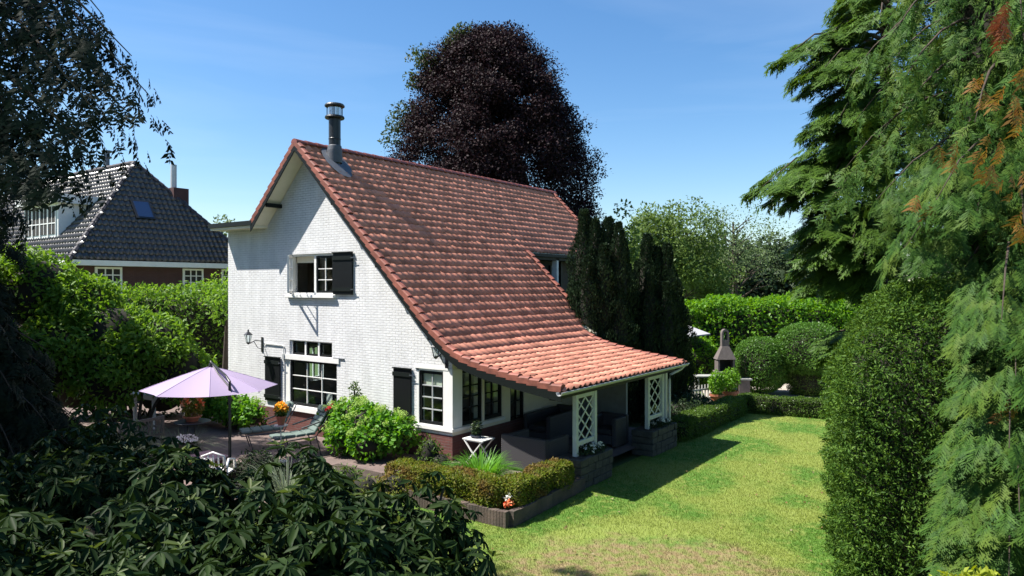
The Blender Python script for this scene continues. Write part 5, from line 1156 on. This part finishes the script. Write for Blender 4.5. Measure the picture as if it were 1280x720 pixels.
# white table at the back of the terrace
wt_a, wt_b = gp(192, 20.6, 0), gp(253, 22.0, 0); wt = empty('garden_table', (wt_a + wt_b) / 2, 'long white painted table at the back of the terrace under the trees', 'table'); dv = nrm(wt_b - wt_a); sv = np.array([-dv[1], dv[0], 0]); hz_ = pz_(494, 20.6)
cc = (wt_a + wt_b) / 2 + sv * .45
MB().obox(cc + (0, 0, hz_), dv * (np.linalg.norm(wt_b - wt_a) / 2 + .18), sv * .62, (0, 0, .02)).build('table_top', M['white'], wt)
MB().obox(cc + (0, 0, hz_ - .085), dv * (np.linalg.norm(wt_b - wt_a) / 2 + .05), sv * .50, (0, 0, .06)).build('apron', M['white'], wt)
for p in (wt_a, wt_b, wt_a + sv * .9, wt_b + sv * .9): MB().obox(p + (0, 0, hz_ / 2 - .07), dv * .04, sv * .04, (0, 0, hz_ / 2 - .075)).build('leg', M['white'], wt)
# weathered bench with slatted back
ba, bb = gp(148, 16.6, 0), gp(203, 17.6, 0); bn = empty('garden_bench', (ba + bb) / 2, 'weathered wooden bench with slatted back facing the terrace', 'bench'); dv = nrm(bb - ba); sv = np.array([-dv[1], dv[0], 0]); lb = np.linalg.norm(bb - ba)
bk = MB(); bk.bar(ba + (0, 0, .90), bb + (0, 0, .90), .05, .07); bk.bar(ba + (0, 0, .50), bb + (0, 0, .50), .04, .05)
for i in range(1, 12): q = ba + dv * lb * i / 12; bk.bar(q + (0, 0, .52), q + (0, 0, .87), .035, .018, up=dv)
for q in (ba, bb): bk.bar(q + (0, 0, 0), q + (0, 0, .95), .06, .06, up=dv)
bk.build('backrest', M['wood'], bn)
se = MB()
for i in range(4): o_ = sv * (.06 + .12 * i); se.bar(ba + o_ + (0, 0, .43), bb + o_ + (0, 0, .43), .10, .025)
se.build('seat', M['wood'], bn)
for q in (ba, bb):
    MB().bar(q + sv * .05 + (0, 0, .66), q + sv * .56 + (0, 0, .66), .07, .03).build('armrest', M['wood'], bn); MB().bar(q + sv * .5, q + sv * .5 + (0, 0, .64), .055, .055, up=dv).build('leg', M['wood'], bn)
# pots with white flowers, low pink stone slab, white metal chair
pot('flower_pot', gp(232, 15.4, .55), .17, .2, 'pot of white flowers by the end of the bench', 'l_shade', 'f_white', .12, potm='stone', n=200, nf=60); 
M['pinkst'] = mat('pink_stone', (.36, .26, .25), .85, var=.25, nscale=8)
sb = gp(258, 15.2, 0); st = empty('stone_block', sb, 'low pinkish stone block beside the white-flowered pot', 'block'); MB().box(sb[0] - .42, sb[0] + .42, sb[1] - .3, sb[1] + .3, .47, .53).build('slab', M['pinkst'], st, bevel=.015); MB().box(sb[0] - .36, sb[0] + .36, sb[1] - .24, sb[1] + .24, 0, .469).build('base', M['plinth'], st, bevel=.01)
p0 = gp(232, 15.4, 0); st2 = empty('pedestal', p0, 'dark stone pedestal carrying the white-flowered pot', 'pedestal'); MB().box(p0[0] - .15, p0[0] + .15, p0[1] - .15, p0[1] + .15, .0, .5).build('shaft', M['stone'], st2); MB().box(p0[0] - .19, p0[0] + .19, p0[1] - .19, p0[1] + .19, .501, .548).build('cap', M['stone'], st2)
wc = gp(268, 14.0, 0); ch = empty('garden_chair', wc, 'white garden chair with curved arms half hidden by the rhododendron', 'chair'); 
for s in (-1, 1):
    o_ = Rv * .24 * s; MB().tube([wc + o_ + (0, 0, 0), wc + o_ + (0, 0, .6), wc + o_ + Fv * .1 + (0, 0, .72), wc + o_ + Fv * .38 + (0, 0, .66), wc + o_ + Fv * .5 + (0, 0, .0)], .025, 8).build('arm_and_legs', M['white'], ch, smooth=True)
MB().obox(wc + Fv * .25 + (0, 0, .44), Rv * .23, Fv * .24, (0, 0, .02)).build('seat', M['white'], ch, bevel=.01)
bk = MB()
for i in range(5): bk.tube([wc + Rv * (-.2 + .1 * i) + (0, 0, .46), wc + Rv * (-.2 + .1 * i) - Fv * .08 + (0, 0, .84)], .014, 6)
bk.tube([wc - Rv * .24 + (0, 0, .46), wc - Rv * .22 - Fv * .08 + (0, 0, .82), wc - Fv * .09 + (0, 0, .9), wc + Rv * .22 - Fv * .08 + (0, 0, .82), wc + Rv * .24 + (0, 0, .46)], .02, 7); bk.build('backrest', M['white'], ch, smooth=True)

# small blooms in the beds
def blooms(c, n, sp, m, name, label, zr=(.1, .3)):
    c = np.array(c, float); t = empty(name, c, label, 'flower'); q = c + np.stack([RG.uniform(-sp, sp, n), RG.uniform(-sp, sp, n), RG.uniform(*zr, n)], 1); parts = []; mb = MB()
    for p in q: P, O = ell(p, (.04, .04, .03), 14, .3); parts.append(leaf_geo(P, O, .05, .8)); mb.tube([(p[0], p[1], c[2]), p], .004, 4)
    npmesh('petals', *cat(parts), M[m], t); mb.build('stalks', M['l_box'], t)
blooms((3.3, -2.32, .02), 4, .06, 'f_orange', 'garden_flower', 'orange-red flowers at the corner of the kerb', (.12, .22)); blooms((-3.25, -.95, .0), 3, .08, 'f_red', 'rose', 'red rose bloom at the left end of the wide hydrangea', (.95, 1.15)); blooms((3.25, -2.25, .02), 2, .05, 'f_white', 'garden_flower', 'white bloom at the corner of the kerb', (.22, .28))

# ------------------------------------------------------------------ far end of the garden
qb = gp(906, 28.0, -.2); bq = empty('barbecue_fireplace', qb, 'grey masonry garden fireplace with hood and arched chimney', 'barbecue'); fx_, rx_ = Fv, Rv
QS = .84
def ob(c, hw, hd, z0, z1, m, name, bevel=.02): return MB().obox(np.array(c) + (0, 0, (z0 + z1) / 2 - c[2]), rx_ * hw, fx_ * hd, (0, 0, (z1 - z0) / 2)).build(name, M[m], bq, bevel=bevel)
ob(qb, .48, .35, -.2, .82, 'concrete', 'base'); ob(qb - fx_ * .05, .58, .42, .825, .91, 'concrete', 'grill_shelf')
for s in (-1, 1): ob(qb + rx_ * .42 * s, .06, .34, .912, 1.42, 'concrete', 'side_wall')
ob(qb + fx_ * .28, .36, .05, .912, 1.42, 'dark', 'fire_back')
hd = MB(); lo = [qb + rx_ * a * .54 + fx_ * b * .38 + (0, 0, 1.42 + .2) for a, b in ((-1, -1), (1, -1), (1, 1), (-1, 1))]; hi = [qb + rx_ * a * .2 + fx_ * b * .19 + (0, 0, 1.98 + .2) for a, b in ((-1, -1), (1, -1), (1, 1), (-1, 1))]
hd.add(lo + hi, [(0,1,5,4),(1,2,6,5),(2,3,7,6),(3,0,4,7),(4,5,6,7),(3,2,1,0)]).build('hood', M['concrete'], bq)
ch_ = MB(); n = 10; o = 0; prf = []
zc0, zc1 = 1.98, 2.52
for s in (-1, 1): ch_.obox(qb + rx_ * .16 * s + (0, 0, (zc0 + zc1) / 2 + .2), rx_ * .045, fx_ * .17, (0, 0, (zc1 - zc0) / 2))
ch_.obox(qb + (0, 0, zc0 + .14 + .2), rx_ * .115, fx_ * .168, (0, 0, .14))
for i in range(n):
    a0, a1 = math.pi * i / n, math.pi * (i + 1) / n; v = []
    for f_ in (-.17, .17):
        for a, r_ in ((a0, .205), (a1, .205), (a1, .115), (a0, .115)): v.append(qb + rx_ * r_ * math.cos(a) + fx_ * f_ + (0, 0, zc1 + .2 + r_ * math.sin(a)))
    ch_.add(v, [(0,1,2,3),(7,6,5,4),(0,4,5,1),(2,6,7,3)])
ch_.build('chimney', M['concrete'], bq)
bq.scale = (.7, .7, .91)
sdw = MB().obox(qb + rx_ * .95 - fx_ * .3 + (0, 0, .78), rx_ * .42, fx_ * .3, (0, 0, .03)); sdw.build('side_shelf', M['dullwhite'], bq); MB().obox(qb + rx_ * .95 - fx_ * .3 + (0, 0, .37), rx_ * .3, fx_ * .22, (0, 0, .37)).build('side_base', M['concrete'], bq)
for px, D, r, h, lb_ in ((913, 26.6, .3, .42, 'tall terracotta pot of leafy plants at the edge of the gravel path'), (896, 26.2, .26, .36, 'squat terracotta pot left of the taller one, by the picket fence')): pot('terracotta_planter', gp(px, D, -.19), r, h, lb_, 'l_laurel', None, .75, 'terracotta planters by the path', n=900, lsz=.1)
pfa, pfb = gp(850, 25.4, -.2), gp(889, 26.4, -.2); pf = empty('picket_fence', (pfa + pfb) / 2, 'short white picket fence in the shade behind the low hedge', 'fence'); dv = nrm(pfb - pfa); lf_ = np.linalg.norm(pfb - pfa); mbp = MB()
for i in range(11): q = pfa + dv * lf_ * i / 10; mbp.bar(q + (0, 0, 0), q + (0, 0, .72), .055, .02, up=dv)
mbp.bar(pfa + (0, 0, .2), pfb + (0, 0, .2), .03, .06); mbp.bar(pfa + (0, 0, .55), pfb + (0, 0, .55), .03, .06); mbp.build('pickets', M['dullwhite'], pf)
wta = gp(885, 26.9, -.2); wt3 = empty('garden_table', wta, 'small white table between the picket fence and the barbecue', 'table'); MB().obox(wta + (0, 0, .95), Rv * .5, Fv * .3, (0, 0, .02)).build('table_top', M['dullwhite'], wt3)
for a in (-.42, .42):
    for b in (-.24, .24): MB().obox(wta + Rv * a + Fv * b + (0, 0, .46), Rv * .025, Fv * .025, (0, 0, .46)).build('leg', M['dullwhite'], wt3)
# shed with grey gable behind the yews, pale awning
sh = gp(835, 31.5, -.2); shd = empty('garden_shed', sh, 'grey garden shed with dark sloping verge behind the yews', 'shed'); M['greyw'] = mat('grey_boards', (.34, .34, .36), .8, var=.2)
poly = [sh - Rv * 1.6, sh + Rv * 1.3, sh + Rv * 1.3 + (0, 0, 1.9), sh - Rv * .15 + (0, 0, 3.9), sh - Rv * 1.6 + (0, 0, 1.9)]; MB().prism(poly, Fv * 2.5).build('wall', M['greyw'], shd)
MB().bar(sh + Rv * 1.62 - Fv * .12 + (0, 0, 1.66), sh - Rv * .2 - Fv * .12 + (0, 0, 4.05), .06, .16, up=Fv).build('verge_board', M['dark'], shd)
MB().prism([sh + Rv * 1.6 - Fv * .15 + (0, 0, 1.62), sh - Rv * .15 - Fv * .15 + (0, 0, 4.0), sh - Rv * .15 - Fv * .15 + (0, 0, 4.08), sh + Rv * 1.66 - Fv * .15 + (0, 0, 1.7)], Fv * 2.8).build('roof', M['dark'], shd)
M['awn'] = mat('pale_grey_canvas', (.32, .32, .33), .9)
aw = gp(866, 29.2, -.2); awn = empty('awning', aw, 'pale grey sloping canvas awning at the side of the shed', 'awning'); za, zb = pz_(404, 29.2), pz_(418, 29.2)
MB().prism([at(851, 403, 31.5), at(888, 417, 29.0), at(864, 420, 28.4), at(851, 412, 29.5)], (0, 0, -.05)).build('canvas', M['awn'], awn)
# yellow-green plant at the lower right corner
leafy('golden_shrub', gp(1214, 6.3, -.2), [(0, 0, 1.69, .2, .14), (.25, .1, 1.62, .2, .16), (-.2, .05, 1.63, .16, .12)], leafmat('golden_leaf', [(.22, .27, .025), (.28, .32, .04)], trans=.35) and M.setdefault('l_gold', bpy.data.materials['golden_leaf']), 5200, .075, 'yellow-green shrub tips at the bottom right corner', core=False)

# ------------------------------------------------------------------ grass blades on the lawn
RG = np.random.default_rng(151)
def bladesmat():
    m = bpy.data.materials.new('grass_blade'); m.use_nodes = True; t = m.node_tree; N = t.nodes; b = N['Principled BSDF']; out = N['Material Output']; b.inputs['Roughness'].default_value = .5; b.inputs['Specular IOR Level'].default_value = .3
    c = lawn_colour(t, 1.0); g = N.new('ShaderNodeNewGeometry'); h = N.new('ShaderNodeHueSaturation'); mr = N.new('ShaderNodeMapRange'); mr.inputs[3].default_value = .65; mr.inputs[4].default_value = 1.35
    t.links.new(g.outputs['Random Per Island'], mr.inputs[0]); t.links.new(mr.outputs[0], h.inputs['Value']); t.links.new(c, h.inputs['Color']); t.links.new(h.outputs[0], b.inputs['Base Color'])
    tr = N.new('ShaderNodeBsdfTranslucent'); t.links.new(h.outputs[0], tr.inputs[0]); ms = N.new('ShaderNodeMixShader'); ms.inputs[0].default_value = .35; t.links.new(b.outputs[0], ms.inputs[1]); t.links.new(tr.outputs[0], ms.inputs[2]); t.links.new(ms.outputs[0], out.inputs[0]); return m
n = 540000; Yg = 6.0 + 19.5 * RG.random(n) ** 1.25; Xg = Yg * RG.uniform(-.2, .60, n)
P = CAM[None] + Xg[:, None] * Rv + Yg[:, None] * Fv; P[:, 2] = -.204
def inside(P, poly):
    x, y = P[:, 0], P[:, 1]; c = np.zeros(len(P), bool); k = len(poly)
    for i in range(k):
        (x0, y0), (x1, y1) = poly[i], poly[(i + 1) % k]; m_ = ((y0 > y) != (y1 > y)); c ^= m_ & (x < (x1 - x0) * (y - y0) / ((y1 - y0) if y1 != y0 else 1e-9) + x0)
    return c
P = P[inside(P, LAWN)]; n = len(P)
br = np.hypot((P[:, 0] - BROWN[0]), (P[:, 1] - BROWN[1])); keep = (br > 1.9) | (RG.random(n) < .55); P = P[keep]; n = len(P)
A = nrm(np.array([0, 0, 1.0]) + rnd(n) * .55); A[:, 2] = np.abs(A[:, 2]); s = .034 * (.6 + .8 * RG.random(n))
BL = (np.array([(-.5, 0, 0), (.5, 0, 0), (0, 1, .15)]), np.array([(0, 1, 2)]))
tag(npmesh('grass', *inst(*BL, P, A, rnd(n), np.stack([s * .13 + .0025, s, s], 1)), bladesmat()), kind='stuff')

# fallen leaves and daisies in the lawn
n = 420; Yl = 9 + 15 * RG.random(n); P = CAM[None] + (Yl * RG.uniform(-.15, .46, n))[:, None] * Rv + Yl[:, None] * Fv; P[:, 2] = -.165; P = P[inside(P, LAWN)]; n = len(P)
M['litter'] = leafmat('fallen_leaf', [(.16, .10, .04), (.24, .17, .07), (.10, .07, .03), (.3, .26, .14)], trans=.2)
tag(npmesh('leaf_litter', *inst(*LEAF1, P, rnd(n) * (1, 1, .25), np.array([0, 0, 1.0]) + rnd(n) * .4, .045 * (.6 + .8 * RG.random(n))), M['litter']), kind='stuff')
